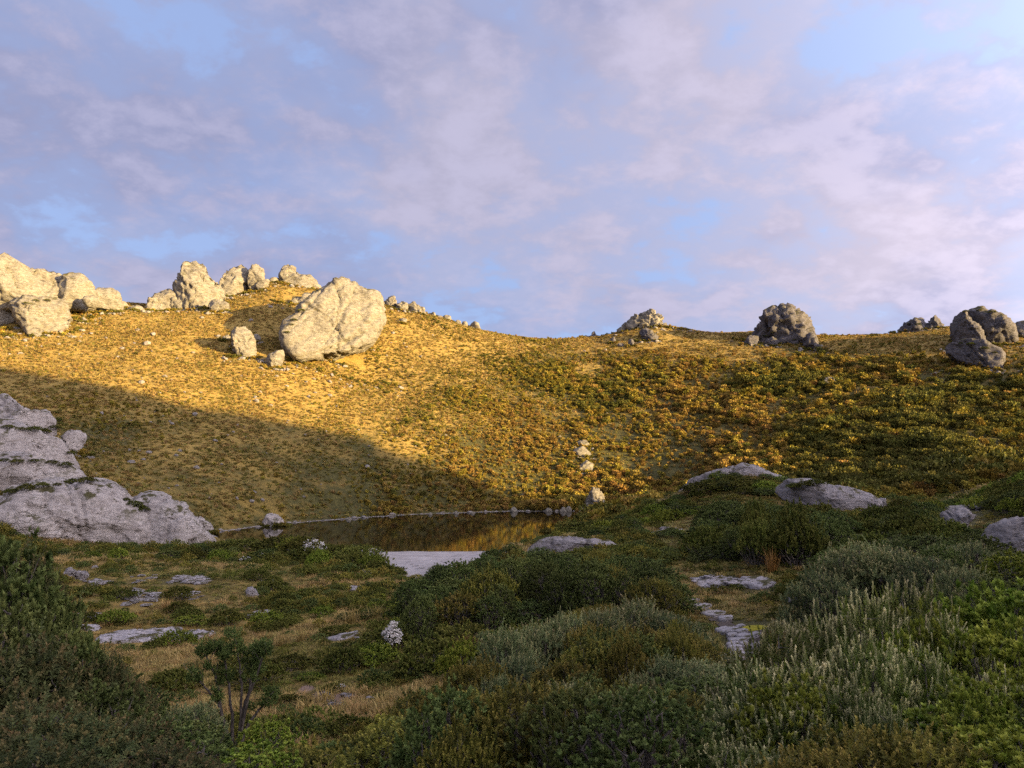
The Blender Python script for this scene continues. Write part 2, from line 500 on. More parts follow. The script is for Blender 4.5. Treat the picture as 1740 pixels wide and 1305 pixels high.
sheet('gravel_beach', [(628, 930), (700, 929), (800, 929), (872, 929), (872, 950), (860, 975), (790, 985), (700, 985), (660, 962), (630, 945)], 0.07,
      mat_gravel('gravel', (0.19, 0.17, 0.16), (0.34, 0.315, 0.30), (0.43, 0.40, 0.385)), 'pale gravel beach on the near shore of the lake', 0.4, 0.8, 2)
sheet('footpath', [(1150, 1018), (1180, 1022), (1210, 1040), (1238, 1054), (1262, 1066), (1300, 1072), (1302, 1090), (1292, 1124), (1228, 1124), (1234, 1094), (1228, 1075), (1218, 1068), (1196, 1050)],
      0.05, mat_gravel('path_soil', (0.040, 0.030, 0.022), (0.075, 0.058, 0.044), (0.12, 0.098, 0.08), 2.0), 'worn dark earth footpath laid with flat stones', 0.14, 0.25, 4)

# the mountain to the right of the camera, outside the frame, that keeps the low sun off the near ground
SHADE_PX = [(-60, 612), (0, 621), (67, 637), (150, 650), (217, 662), (283, 682), (350, 697), (390, 697), (433, 710), (500, 720), (580, 736), (630, 750), (690, 777),
            (747, 798), (797, 817), (847, 833)]
def build_mountain():
    ca, sa = math.cos(SUN_A), math.sin(SUN_A); S0 = 400.0; te = math.tan(SUN_E)
    ws, zs = [], []
    for q in SHADE_PX:
        p = hit(q[0], q[1], 60)
        if p is None: continue
        s = p[0] * ca - p[1] * sa; w = p[0] * sa + p[1] * ca
        ws.append(w); zs.append(p[2] + (S0 - s) * te)
    for q in [(985, 866), (1020, 868), (1055, 864)]:
        p = hit(q[0], q[1], 150)
        if p is None: continue
        s = p[0] * ca - p[1] * sa; w = p[0] * sa + p[1] * ca
        ws.append(w); zs.append(p[2] + (S0 - s) * te - 6.0)
    ws = np.array(ws); zs = np.array(zs); o = np.argsort(ws); ws, zs = ws[o], zs[o]
    print('crest', np.round(ws, 0).tolist(), np.round(zs, 0).tolist())
    w0, z0 = ws[0], zs[0]
    ws = np.concatenate([[-700, -500, -330, -180, -60, w0 - 60, w0 - 25], ws, [ws[-1] + 10, ws[-1] + 40, ws[-1] + 90]])
    zs = np.concatenate([[60, 100, 135, 150, 145, z0 + 16, z0 + 9], zs, [zs[-1] - 24, zs[-1] - 50, zs[-1] - 75]])
    W = np.arange(-700, ws[-1], 3.0)
    crest = np.interp(W, ws, zs)
    near = 1 - sstep(20, 60, np.abs(W - w0))
    crest += 6.0 * fbm(np.stack([W / 40, W * 0, W * 0], 1), 4, seed=21) * (W < w0 - 20) + 0.5 * fbm(np.stack([W / 7, W * 0, W * 0], 1), 3, seed=22)
    T = np.concatenate([np.linspace(-150, -6, 40), [0], np.linspace(6, 160, 30)])
    WW, TT = np.meshgrid(W, T, indexing='ij')
    fall = np.where(TT < 0, 0.62, 0.75) * np.abs(TT) + 0.0009 * TT ** 2
    z = crest[:, None] - fall
    p = np.stack([WW.ravel() / 26, TT.ravel() / 26, z.ravel() / 40], 1)
    z = z + (np.abs(TT) > 4) * (sstep(4, 40, np.abs(TT)) * 9.0) * (fbm(p, 5, 0.55, 31, True).reshape(z.shape) - 0.55)
    s = S0 + TT
    x = s * ca + WW * sa; y = -s * sa + WW * ca
    g = H(x.ravel(), y.ravel(), False).reshape(x.shape)
    z = np.where(z < g - 8, g - 8, z)
    n, m = WW.shape
    i, j = np.meshgrid(np.arange(n - 1), np.arange(m - 1), indexing='ij')
    a = (i * m + j).ravel(); f = np.stack([a, a + m, a + m + 1, a + 1], 1)[:, ::-1]
    me = mesh_np('mountain_ridge', np.stack([x.ravel(), y.ravel(), z.ravel()], 1), f, bpy.data.materials['heath_ground'], True,
                 {'green': np.full(n * m, 0.5), 'soil': np.zeros(n * m), 'shore': np.zeros(n * m)})
    tag(link('mountain_ridge', me), 'steep mountain ridge to the right shading the valley floor', kind='structure')
build_mountain()
# ------------------------------------------------------------------ rock
def mat_rock(name, lo, mid, hi, stain=(0.10, 0.085, 0.06), k=1.0, strata=(0.0, 0.0, 0.0), stretch=(1, 1, 2.4), moss=0.0):
    m, nt, b = new_mat(name)
    b.inputs['Roughness'].default_value = 0.85
    v = objvec(nt)
    ms = mapping(nt, v, scale=stretch, rot=strata)
    n1 = noise(nt, v, 0.22 * k, 5, 0.6, 0.2); n2 = noise(nt, ms, 0.9 * k, 7, 0.65, 0.3); n3 = noise(nt, ms, 4.0 * k, 5, 0.65)
    s = math_n(nt, 'ADD', math_n(nt, 'MULTIPLY', n1, 0.4), math_n(nt, 'MULTIPLY', n2, 0.6))
    c = ramp(nt, s, [(0.34, lo), (0.48, mid), (0.64, hi)])
    c = mixc(nt, ramp(nt, n3, [(0.30, 0.55), (0.48, 0.0)]), c, lo)
    # joints: narrow dark lines where two cells meet
    wob = N(nt, 'ShaderNodeVectorMath'); wob.operation = 'ADD'
    nz = N(nt, 'ShaderNodeTexNoise'); nz.inputs['Scale'].default_value = 0.6 * k; nz.inputs['Detail'].default_value = 4
    nt.links.new(ms, nz.inputs['Vector'])
    sc = N(nt, 'ShaderNodeVectorMath'); sc.operation = 'SCALE'; sc.inputs['Scale'].default_value = 1.4 / k
    nt.links.new(nz.outputs['Color'], sc.inputs[0]); nt.links.new(ms, wob.inputs[0]); nt.links.new(sc.outputs[0], wob.inputs[1])
    vo = N(nt, 'ShaderNodeTexVoronoi'); vo.feature = 'DISTANCE_TO_EDGE'; vo.inputs['Scale'].default_value = 0.55 * k
    nt.links.new(wob.outputs[0], vo.inputs['Vector'])
    crack = ramp(nt, vo.outputs['Distance'], [(0.0, 1.0), (0.05, 0.0)])
    crackm = math_n(nt, 'MULTIPLY', crack, ramp(nt, n1, [(0.47, 0.0), (0.62, 0.5)]))
    c = mixc(nt, crackm, c, stain)
    st = ramp(nt, noise(nt, mapping(nt, v, scale=(1, 1, 0.25)), 0.7 * k, 5, 0.6), [(0.56, 0.0), (0.72, 0.5)])
    c = mixc(nt, st, c, stain)
    if moss > 0:
        g = N(nt, 'ShaderNodeNewGeometry'); sp = N(nt, 'ShaderNodeSeparateXYZ'); nt.links.new(g.outputs['Normal'], sp.inputs[0])
        mm = math_n(nt, 'MULTIPLY', ramp(nt, sp.outputs[2], [(0.45, 0.0), (0.8, 1.0)]), ramp(nt, noise(nt, v, 0.45 * k, 6, 0.6), [(0.55 - 0.1 * moss, 0.0), (0.62 - 0.1 * moss, 1.0)]))
        c = mixc(nt, mm, c, (0.075, 0.068, 0.026))
    nt.links.new(c, b.inputs['Base Color'])
    h = math_n(nt, 'ADD', math_n(nt, 'MULTIPLY', n2, 1.0), math_n(nt, 'MULTIPLY', n3, 0.35))
    h = math_n(nt, 'SUBTRACT', h, math_n(nt, 'MULTIPLY', crackm, 0.5))
    bump(nt, h, 1.0, 0.5 / k, b)
    return m

M_PALE = mat_rock('pale_quartzite', (0.069, 0.061, 0.047), (0.203, 0.187, 0.150), (0.300, 0.280, 0.229), k=0.8, strata=(0, R(35), 0), moss=0.3)
M_DARK = mat_rock('shaded_quartzite', (0.043, 0.041, 0.044), (0.102, 0.097, 0.103), (0.148, 0.142, 0.152), k=0.9, stretch=(1, 1, 3.2), strata=(0, R(-12), 0), moss=0.6)  # shade on the right skyline rocks is put into this darker tone
M_CLIFF = mat_rock('lakeside_quartzite', (0.177, 0.153, 0.140), (0.365, 0.330, 0.297), (0.483, 0.442, 0.398), k=1.3, strata=(0, R(18), 0), moss=0.25)
M_SLAB = mat_rock('grey_slab', (0.13, 0.118, 0.112), (0.265, 0.245, 0.24), (0.37, 0.345, 0.335), k=1.9, stretch=(1, 1, 3.0), strata=(0, R(10), 0), moss=0.15)
M_STONE = mat_rock('loose_stone', (0.079, 0.070, 0.061), (0.221, 0.203, 0.182), (0.327, 0.302, 0.274), k=2.5)
M_FLAG = mat_rock('flat_stone', (0.194, 0.178, 0.172), (0.365, 0.343, 0.343), (0.478, 0.446, 0.439), k=3.2, moss=0.5, stretch=(1, 1, 2))

_ICO = {}
def ico(level):
    if level not in _ICO:
        bm = bmesh.new(); bmesh.ops.create_icosphere(bm, subdivisions=level, radius=1.0)
        _ICO[level] = (np.array([v.co[:] for v in bm.verts]), np.array([[v.index for v in f.verts] for f in bm.faces]))
        bm.free()
    return _ICO[level]

def vnormals(co, f):
    n = np.zeros_like(co); fn = np.cross(co[f[:, 1]] - co[f[:, 0]], co[f[:, 2]] - co[f[:, 0]])
    for k in range(3): np.add.at(n, f[:, k], fn)
    return n / np.maximum(np.linalg.norm(n, axis=1), 1e-9)[:, None]

def unit1(v):
    return v / max(np.linalg.norm(v), 1e-9)

def craggy(co, f, size, seed, back, amp=0.07, facets=14, strata=None, ledge=0.0, fine=0.02):
    """cut flat joints into the front, back and top of a body, then break its surface along bedding and cracks"""
    r = np.random.default_rng(seed)
    p = co.copy()
    side = np.cross(back, (0, 0, 1.0))
    for i in range(facets):
        n = side * r.normal(0, 0.55) + np.array([0, 0, 1.0]) * r.normal(0.1, 0.6) - back * r.uniform(0.5, 1.2) * (1 if i % 4 else -1)
        n /= np.linalg.norm(n)
        d = p @ n; h = d.max() * r.uniform(0.66, 0.94)
        over = d > h
        p[over] -= np.outer((d[over] - h) * 0.97, n)
    co = p
    n = vnormals(co, f); q = co / size
    st = np.array(strata if strata is not None else (0.25, 0.1, 1.0), float); st /= np.linalg.norm(st)
    # bedding frame: stretched along the layers
    t1 = np.cross(st, (0.3, 1, 0.2)); t1 /= np.linalg.norm(t1); t2 = np.cross(st, t1)
    qs = np.stack([q @ t1, q @ t2, q @ st * 2.6], 1)
    d = amp * size * 0.3 * fbm(q * 2.0 + seed, 3, seed=seed)
    d += amp * size * 0.75 * (fbm(qs * 2.6 + seed, 5, 0.58, seed + 3, True) - 0.2)
    cell = vnoise(np.floor(qs * 3.2 + 0.35 * fbm(q * 4, 2, seed=seed)[:, None]) * 1.37, seed + 11)
    d += amp * size * 0.95 * cell
    cell2 = vnoise(np.floor(qs * 7.5 + 0.3 * fbm(q * 6, 2, seed=seed + 2)[:, None]) * 1.71, seed + 12)
    d += amp * size * 0.22 * cell2
    # a few long joints: a groove and a small step
    side2 = np.cross(back, (0, 0, 1.0))
    for i in range(7):
        jn = unit1(side2 * r.normal(0.7, .4) * (1 if i % 2 else -1) + np.array([0, 0, 1.0]) * r.normal(0.1, .55) + back * r.normal(0, .3))
        t = q @ jn - r.uniform(-.55, .55) + 0.09 * fbm(q * 2.2 + i, 3, seed=seed + 20 + i)
        d += size * amp * (r.uniform(-.5, .5) * np.sign(t) - 1.25 * np.exp(-(t / 0.018) ** 2))
    d += fine * size * (fbm(qs * 15 + seed, 4, 0.6, seed + 5, True) - 0.2)
    if ledge > 0:
        t = (q @ st) * 9 + 1.3 * fbm(q * 1.5, 3, seed=seed + 7)
        saw = t - np.floor(t)
        hgt = vnoise(np.stack([np.floor(t) * 3.1, q @ t1 * 2, q @ t2], 1), seed + 9)
        d += ledge * size * (np.minimum(saw * 4, 1) * 0.6 - 0.3 + 0.8 * hgt)
    return co + n * d[:, None]

def outline_body(poly, Y, depth, level, sq=3.0):
    """a closed body of real thickness whose outline, seen from the front, is poly; its back is as deep as its front"""
    poly = np.array(poly, float)
    cx, cy = 0.5 * (poly[:, 0].min() + poly[:, 0].max()), 0.5 * (poly[:, 1].min() + poly[:, 1].max())
    c = P(cx, cy, Y); az = math.atan2(c[0], c[1])
    right = np.array([math.cos(az), -math.sin(az), 0]); back = np.array([math.sin(az), math.cos(az), 0])
    rng = math.hypot(c[0], c[1])
    Q = []
    for px, py in poly:
        d = P(px, py, 100.0) - np.array([0, 0, CAM_Z])
        t = rng / (d @ back)
        w = np.array([0, 0, CAM_Z]) + d * t - c
        Q.append((w @ right, w[2]))
    Q = np.array(Q)
    cen = Q.mean(0) * 0.3 + 0.7 * 0.5 * (Q.min(0) + Q.max(0))
    E = Q - cen
    d, f = ico(level)
    rho = np.hypot(d[:, 0], d[:, 2]); th = np.arctan2(d[:, 2], d[:, 0])
    ang = np.linspace(-math.pi, math.pi, 721); rad = np.zeros(721)
    ux, uz = np.cos(ang), np.sin(ang)
    for i in range(len(E)):
        a, b = E[i], E[(i + 1) % len(E)]; e = b - a
        den = ux * e[1] - uz * e[0]
        with np.errstate(divide='ignore', invalid='ignore'):
            t = (a[0] * e[1] - a[1] * e[0]) / den
            s = (a[0] * uz - a[1] * ux) / den
        ok = (np.abs(den) > 1e-12) & (t > 0) & (s >= -1e-6) & (s <= 1 + 1e-6)
        rad = np.where(ok, np.maximum(rad, t), rad)
    rad = np.where(rad <= 0, np.median(rad[rad > 0]), rad)
    rr = np.interp(th, ang, rad)
    k = (rho ** sq + np.abs(d[:, 1]) ** sq) ** (-1.0 / sq)
    lx = cen[0] + rr * rho * k * np.cos(th); lz = cen[1] + rr * rho * k * np.sin(th); ly = d[:, 1] * k * depth
    co = np.outer(lx, right) + np.outer(ly, back); co[:, 2] += lz
    size = 0.5 * math.sqrt(np.ptp(Q[:, 0]) * np.ptp(Q[:, 1]))
    return c, co, f, size, back

ROCKS = []
def rock(label, poly, Y=None, depth=None, lvl=4, seed=0, mat=None, name='boulder', cat='boulder', group=None, sink=0.0, amp=0.07, facets=14, ledge=0.0, strata=None, fine=0.025, sq=3.6, smooth=False, drop=0, foot=0.22, lean=None):
    poly = np.array(poly, float)
    w = np.ptp(poly[:, 0]); h = np.ptp(poly[:, 1])
    if Y is None:
        b = poly[poly[:, 1] > poly[:, 1].max() - 0.12 * h]
        q = hit(b[:, 0].mean(), poly[:, 1].max() - 0.5)
        yg = q[1] if q is not None else 300.0
        dm = depth if depth else 0.45 * math.sqrt(w * h) * yg / FPX
        Y = yg + 0.9 * dm
    if depth is None: depth = 0.45 * math.sqrt(w * h) * Y / FPX
    top = poly[:, 1].min()
    k = sstep(0.55, 0.95, (poly[:, 1] - top) / h); mx = 0.5 * (poly[:, 0].min() + poly[:, 0].max())
    poly[:, 1] += (drop + foot * h) * k
    poly[:, 0] += (poly[:, 0] - mx) * 0.7 * foot * k
    c, co, f, size, back = outline_body(poly, Y, depth, lvl, sq)
    co = craggy(co, f, size, seed, back, amp, facets, strata, ledge, fine)
    if lean:
        side = np.cross(back, (0, 0, 1.0)); lx = co @ side
        co = co + np.outer(lean[0] * lx + lean[1] * co[:, 2], back)
    me = mesh_np(name, co, f, mat or M_PALE, smooth)
    o = link(name, me); o.location = c
    tag(o, label, cat, group)
    ROCKS.append((c[0], c[1], 0.5 * w * Y / FPX, depth))
    return o

# ---- the sunlit crags along the left of the skyline
g_left = 'sunlit crags on the left skyline'
rock('tallest pale crag at the left edge of the skyline, sloping down to the right', [(-70, 455), (-40, 440), (0, 431), (10, 430), (25, 443), (37, 453), (53, 460), (67, 457), (89, 461), (93, 472), (100, 497), (112, 512), (90, 528), (43, 533), (10, 540), (-60, 540)], 226, 9, 5, 11, lean=(0.15, 0.25), sq=5.0, name='crag', cat='crag', ledge=0.03, strata=(0.6, 0, 1), drop=8)
rock('pale rounded crag just right of the tallest left crag', [(97, 483), (100, 475), (110, 465), (123, 463), (140, 468), (150, 480), (160, 492), (157, 507), (140, 512), (113, 512), (100, 499)], 236, 5, 4, 12, lean=(0.15, 0.25), sq=5.0, name='crag', cat='crag', ledge=0.03, drop=6)
rock('small block wedged in the notch between two left crags', [(90, 472), (97, 463), (107, 467), (107, 476), (93, 481)], 236, 1.6, 3, 13, drop=3)
rock('low pale boulder ending the left group of crags on the skyline', [(158, 498), (163, 487), (177, 485), (193, 492), (200, 500), (205, 517), (187, 518), (173, 516), (160, 508)], 243, 3.2, 4, 14, lean=(0.15, 0.25), sq=5.0, drop=4)
rock('small pale boulder in front of the low skyline boulder', [(138, 512), (142, 504), (158, 502), (174, 512), (172, 518), (150, 517)], 232, 2.2, 3, 15, drop=2)
rock('big rounded pale boulder in front of the left crags', [(20, 519), (40, 505), (57, 506), (77, 505), (97, 506), (113, 513), (120, 525), (122, 543), (113, 557), (97, 563), (80, 572), (67, 570), (50, 563), (33, 547), (23, 530)], None, 8, 5, 16, lean=(0.15, 0.25), sq=5.0, ledge=0.015)
rock('pale boulder cut by the left edge, below the tallest crag', [(-30, 528), (-10, 524), (13, 523), (25, 543), (20, 552), (-25, 553)], None, 4, 4, 17)
rock('low pale outcrop left of the tall standing crag', [(250, 523), (252, 510), (263, 497), (277, 488), (293, 488), (302, 500), (300, 517), (295, 530), (280, 533), (267, 527)], 258, 4, 4, 18, name='crag', cat='crag', amp=0.1, drop=3)
rock('tall tower shaped pale crag standing on the left skyline', [(300, 515), (298, 480), (308, 463), (308, 448), (315, 441), (328, 445), (338, 443), (352, 455), (355, 467), (370, 480), (380, 492), (380, 502), (360, 510), (333, 515), (310, 520)], 264, 6, 5, 19, lean=(0.15, 0.25), sq=5.0, name='crag', cat='crag', ledge=0.035, strata=(0.9, 0, 0.8), drop=5)
rock('dark sided block at the foot of the tall standing crag', [(352, 517), (363, 507), (388, 517), (388, 525), (377, 532), (363, 530)], None, 2.4, 4, 20)
rock('broad pale crag right of the tall standing crag, its base in shade', [(372, 480), (383, 463), (403, 452), (413, 448), (420, 453), (422, 467), (422, 485), (400, 497), (382, 499), (376, 492)], 276, 4.5, 4, 21, lean=(0.15, 0.25), sq=5.0, name='crag', cat='crag', ledge=0.03, drop=3)
rock('narrow upright crag leaning against the broad pale crag', [(420, 462), (427, 450), (437, 448), (447, 455), (449, 468), (445, 478), (433, 482), (422, 480)], 277, 3.2, 4, 22, lean=(0.15, 0.25), sq=5.0, name='crag', cat='crag', drop=4)
rock('small pale boulder below the narrow upright crag', [(433, 485), (443, 475), (458, 475), (457, 485), (440, 493)], 276, 2.2, 3, 23)
rock('knob of pale rock on the highest point of the left ridge', [(475, 463), (482, 452), (490, 448), (502, 455), (503, 467), (490, 472), (478, 471)], 288, 3.0, 4, 24, name='crag', cat='crag', amp=0.1, drop=4)
rock('broken pale outcrop running right from the ridge top knob', [(474, 477), (480, 471), (503, 465), (523, 468), (533, 475), (537, 483), (546, 491), (520, 492), (490, 486)], 289, 3.6, 4, 25, name='crag', cat='crag', amp=0.12, drop=2)
rock('low stones on the ridge left of the ridge top knob', [(452, 480), (460, 473), (474, 472), (480, 480), (466, 484)], 286, 1.8, 3, 26)
rock('low pale rock filling the foot of the tallest left crag', [(84, 520), (96, 500), (120, 504), (140, 508), (150, 520), (134, 532), (100, 534)], None, 3, 4, 141, amp=0.1)
rock('small pale rock at the right foot of the low skyline boulder', [(188, 520), (198, 511), (212, 514), (222, 522), (206, 526)], None, 1.8, 3, 142, amp=0.1)
rock('flat pale rock leading from the left crags toward the tall standing crag', [(214, 524), (226, 518), (240, 520), (248, 527), (230, 530)], None, 1.6, 3, 143, amp=0.1)
rock('jagged pale rock between low outcrop and tall standing crag', [(290, 520), (294, 506), (304, 498), (314, 508), (318, 522), (304, 528)], None, 2.2, 4, 144, amp=0.12)
rock('rubble block right of the foot of the tall standing crag', [(330, 519), (338, 511), (352, 512), (356, 521), (344, 526)], None, 1.8, 3, 145, amp=0.12)
# ---- the great boulder
rock('huge pale cracked boulder, the largest on the sunlit slope', [(484, 578), (487, 557), (506, 542), (513, 526), (524, 516), (536, 504), (556, 492), (572, 478), (582, 475), (594, 480), (604, 481), (616, 487), (626, 493), (642, 493), (648, 501), (648, 514), (655, 539), (649, 561), (638, 577), (617, 590), (597, 598), (579, 603), (554, 607), (539, 610), (516, 613), (501, 601), (489, 590)], None, 8, 6, 27, ledge=0.02, strata=(-0.9, 0.2, 0.9), amp=0.038, sq=9.0, facets=0, fine=0.032, foot=0.05, lean=(0.30, 0.42))
rock('narrow slab of rock against the shaded left flank of the huge boulder', [(470, 545), (478, 528), (491, 516), (506, 507), (529, 497), (541, 496), (536, 508), (520, 522), (506, 542), (487, 560), (474, 556)], 272, 6, 4, 28, name='crag', cat='crag', amp=0.1)
rock('tall rounded boulder standing left of the huge boulder', [(393, 563), (398, 555), (417, 555), (430, 567), (435, 577), (433, 597), (423, 610), (413, 608), (400, 593), (393, 577)], None, 4.2, 5, 29, lean=(0.15, 0.25), sq=5.0, ledge=0.02, strata=(1, 0, 0.3))
rock('small block tucked against the right of the tall rounded boulder', [(431, 567), (437, 566), (444, 574), (442, 583), (435, 584)], None, 1.5, 3, 30)
rock('wedge shaped pale boulder below the huge boulder', [(452, 610), (455, 603), (470, 597), (480, 595), (483, 603), (478, 620), (462, 627), (453, 620)], None, 2.8, 4, 31)
rock('jumble of pale rock at the foot of the huge boulder', [(553, 612), (557, 600), (567, 594), (581, 595), (581, 606), (562, 616)], None, 2.4, 4, 32, amp=0.13)
rock('low slab at the lower right foot of the huge boulder', [(612, 589), (620, 580), (630, 573), (637, 577), (628, 585), (616, 591)], None, 2.0, 3, 33)
rock('small pale stone alone on grass between boulders', [(376, 579), (379, 571), (388, 568), (393, 576), (386, 582)], None, 1.4, 3, 34)
# ---- outcrop to its right
rock('leftmost block of the outcrop right of the huge boulder', [(648, 513), (658, 506), (668, 503), (675, 511), (674, 521), (658, 526)], 298, 3, 4, 35, name='crag', cat='crag', amp=0.11, drop=3)
rock('middle block of the outcrop right of the huge boulder', [(664, 529), (673, 520), (684, 511), (693, 517), (690, 530), (678, 535)], 296, 3, 4, 36, name='crag', cat='crag', amp=0.11, drop=2)
rock('rightmost block of the outcrop right of the huge boulder', [(690, 520), (701, 513), (711, 516), (721, 524), (723, 537), (709, 534), (694, 529)], 298, 3, 4, 37, name='crag', cat='crag', amp=0.11, drop=3)
rock('heart shaped pale stone below the outcrop right of the huge boulder', [(676, 542), (684, 540), (692, 541), (689, 548), (682, 551)], None, 1.3, 3, 38)
for i, (x, y, s, w) in enumerate([(748, 540, 5, 'flat'), (760, 540, 6, 'flat'), (779, 547, 4, 'small'), (806, 552, 7, 'rounded'), (790, 549, 4, 'small'), (735, 534, 4, 'small')]):
    rock(['pair of flat stones on the skyline, the one nearer the outcrop', 'pair of flat stones on the skyline, the one down the ridge', 'small stone on the skyline midway down the ridge',
          'last rounded stone on the skyline before the ridge dips', 'small stone just above the last rounded skyline stone', 'small stone on the skyline at the edge of the outcrop'][i],
         [(x - s * 1.3, y + s * .5), (x - s, y - s * .5), (x, y - s * .9), (x + s, y - s * .4), (x + s * 1.4, y + s * .6), (x, y + s * .8)], 302, 1.4, 3, 40 + i, name='stone', cat='stone', drop=2)
# ---- tors on the right of the skyline
rock('stepped golden tor on the middle of the skyline', [(1062, 562), (1074, 551), (1084, 543), (1091, 535), (1095, 526), (1107, 526), (1110, 536), (1117, 535), (1127, 537), (1129, 547), (1136, 552), (1150, 563), (1120, 566), (1100, 566), (1080, 566)], 314, 8, 5, 51, name='tor', cat='tor', mat=M_PALE, amp=0.13, ledge=0.06, facets=18, drop=3)
rock('fallen blocks below the stepped golden tor', [(1084, 566), (1090, 557), (1098, 557), (1102, 563), (1111, 568), (1117, 575), (1112, 581), (1102, 581), (1094, 576)], None, 4, 4, 52, mat=M_DARK, amp=0.13)
rock('upright grey block left of the fallen blocks under the golden tor', [(1067, 588), (1069, 577), (1076, 577), (1079, 587), (1073, 590)], None, 1.6, 3, 53, mat=M_DARK)
rock('pointed grey block on the left shoulder of the golden tor', [(1035, 583), (1038, 574), (1044, 572), (1047, 581), (1041, 585)], None, 1.6, 3, 54, mat=M_DARK)
rock('single standing stone on the skyline left of the golden tor', [(1004, 574), (1006, 565), (1010, 562), (1013, 568), (1012, 574)], 316, 1.0, 3, 55, mat=M_DARK, name='standing_stone', cat='stone', drop=2)
rock('small grey block under the upright block of the golden tor', [(1048, 588), (1051, 583), (1058, 583), (1060, 589)], None, 1.2, 3, 56, mat=M_DARK, name='stone', cat='stone')
rock('domed dark tor with a sunlit right edge', [(1266, 578), (1283, 555), (1297, 537), (1312, 529), (1335, 522), (1343, 522), (1350, 531), (1359, 537), (1365, 548), (1367, 563), (1376, 568), (1366, 580), (1349, 584), (1326, 583), (1297, 584)], None, 9, 5, 61, mat=M_DARK, name='tor', cat='tor', amp=0.14, ledge=0.035, strata=(-0.6, 0, 1), drop=3, facets=3)
rock('spiky dark rock at the right foot of the domed tor', [(1366, 592), (1371, 569), (1378, 564), (1388, 573), (1390, 584), (1398, 592), (1384, 596)], None, 3.5, 4, 62, mat=M_DARK, name='tor', cat='tor', amp=0.14, facets=3)
rock('grey block at the left foot of the domed tor', [(1263, 583), (1273, 571), (1287, 570), (1288, 581), (1280, 588), (1269, 588)], None, 3, 4, 63, mat=M_DARK)
rock('grey block in front of the middle of the domed tor', [(1296, 586), (1302, 576), (1312, 572), (1321, 578), (1321, 588), (1306, 590)], None, 2.6, 4, 64, mat=M_DARK)
rock('low leaning rock on the saddle right of the domed tor', [(1393, 567), (1401, 567), (1415, 573), (1422, 581), (1410, 585), (1398, 579)], 304, 3, 4, 65, mat=M_DARK, drop=3)
rock('small sunlit block at the end of the saddle rocks', [(1413, 573), (1424, 568), (1434, 573), (1430, 579), (1418, 579)], 306, 1.8, 3, 66, mat=M_PALE, drop=3)
rock('low hump of dark rock with a lit corner left of the small spire', [(1526, 562), (1539, 550), (1553, 545), (1568, 542), (1573, 549), (1573, 561), (1553, 567)], 292, 7, 4, 67, mat=M_DARK, name='tor', cat='tor', amp=0.14, drop=5, facets=3)
rock('small pointed dark spire on the right skyline', [(1569, 558), (1579, 544), (1589, 534), (1595, 538), (1604, 549), (1609, 563), (1588, 568)], 288, 5, 4, 68, mat=M_DARK, name='tor', cat='tor', amp=0.14, ledge=0.03, drop=5, facets=3)
rock('left lobe of the big layered dome on the right skyline', [(1615, 556), (1619, 545), (1626, 536), (1638, 528), (1650, 543), (1667, 559), (1672, 581), (1654, 582), (1628, 575), (1617, 566)], 252, 6, 5, 69, mat=M_DARK, name='tor', cat='tor', amp=0.06, ledge=0.05, strata=(0.1, 0, 1), drop=6, facets=4)
rock('big layered dark dome on the right skyline', [(1632, 540), (1640, 530), (1652, 524), (1664, 522), (1685, 526), (1700, 534), (1710, 547), (1718, 558), (1720, 578), (1707, 594), (1688, 592), (1671, 586), (1646, 565)], 258, 9, 5, 70, mat=M_DARK, name='tor', cat='tor', amp=0.06, ledge=0.05, strata=(-0.1, 0, 1), drop=6, facets=4)
rock('layered dark boulder below the big dome', [(1607, 592), (1612, 586), (1632, 580), (1651, 577), (1668, 583), (1682, 589), (1700, 595), (1705, 606), (1698, 620), (1686, 626), (1662, 620), (1634, 613), (1609, 603)], None, 8, 5, 71, mat=M_DARK, name='tor', cat='tor', amp=0.07, ledge=0.05, strata=(0.1, 0, 1), facets=4)
rock('dark rock at the right edge of the skyline beside the big dome', [(1718, 560), (1726, 549), (1740, 545), (1762, 550), (1772, 578), (1745, 584), (1722, 581)], 262, 6, 4, 72, mat=M_DARK, name='tor', cat='tor', amp=0.07, ledge=0.03, drop=5)
rock('tan boulder alone on the right slope below the domed tor', [(1397, 652), (1404, 641), (1415, 640), (1422, 651), (1413, 658), (1401, 656)], None, 2.2, 4, 73)
rock('small pale boulder left of the tan boulder on the right slope', [(1325, 640), (1329, 634), (1337, 634), (1342, 641), (1337, 647), (1328, 645)], None, 1.6, 3, 74)
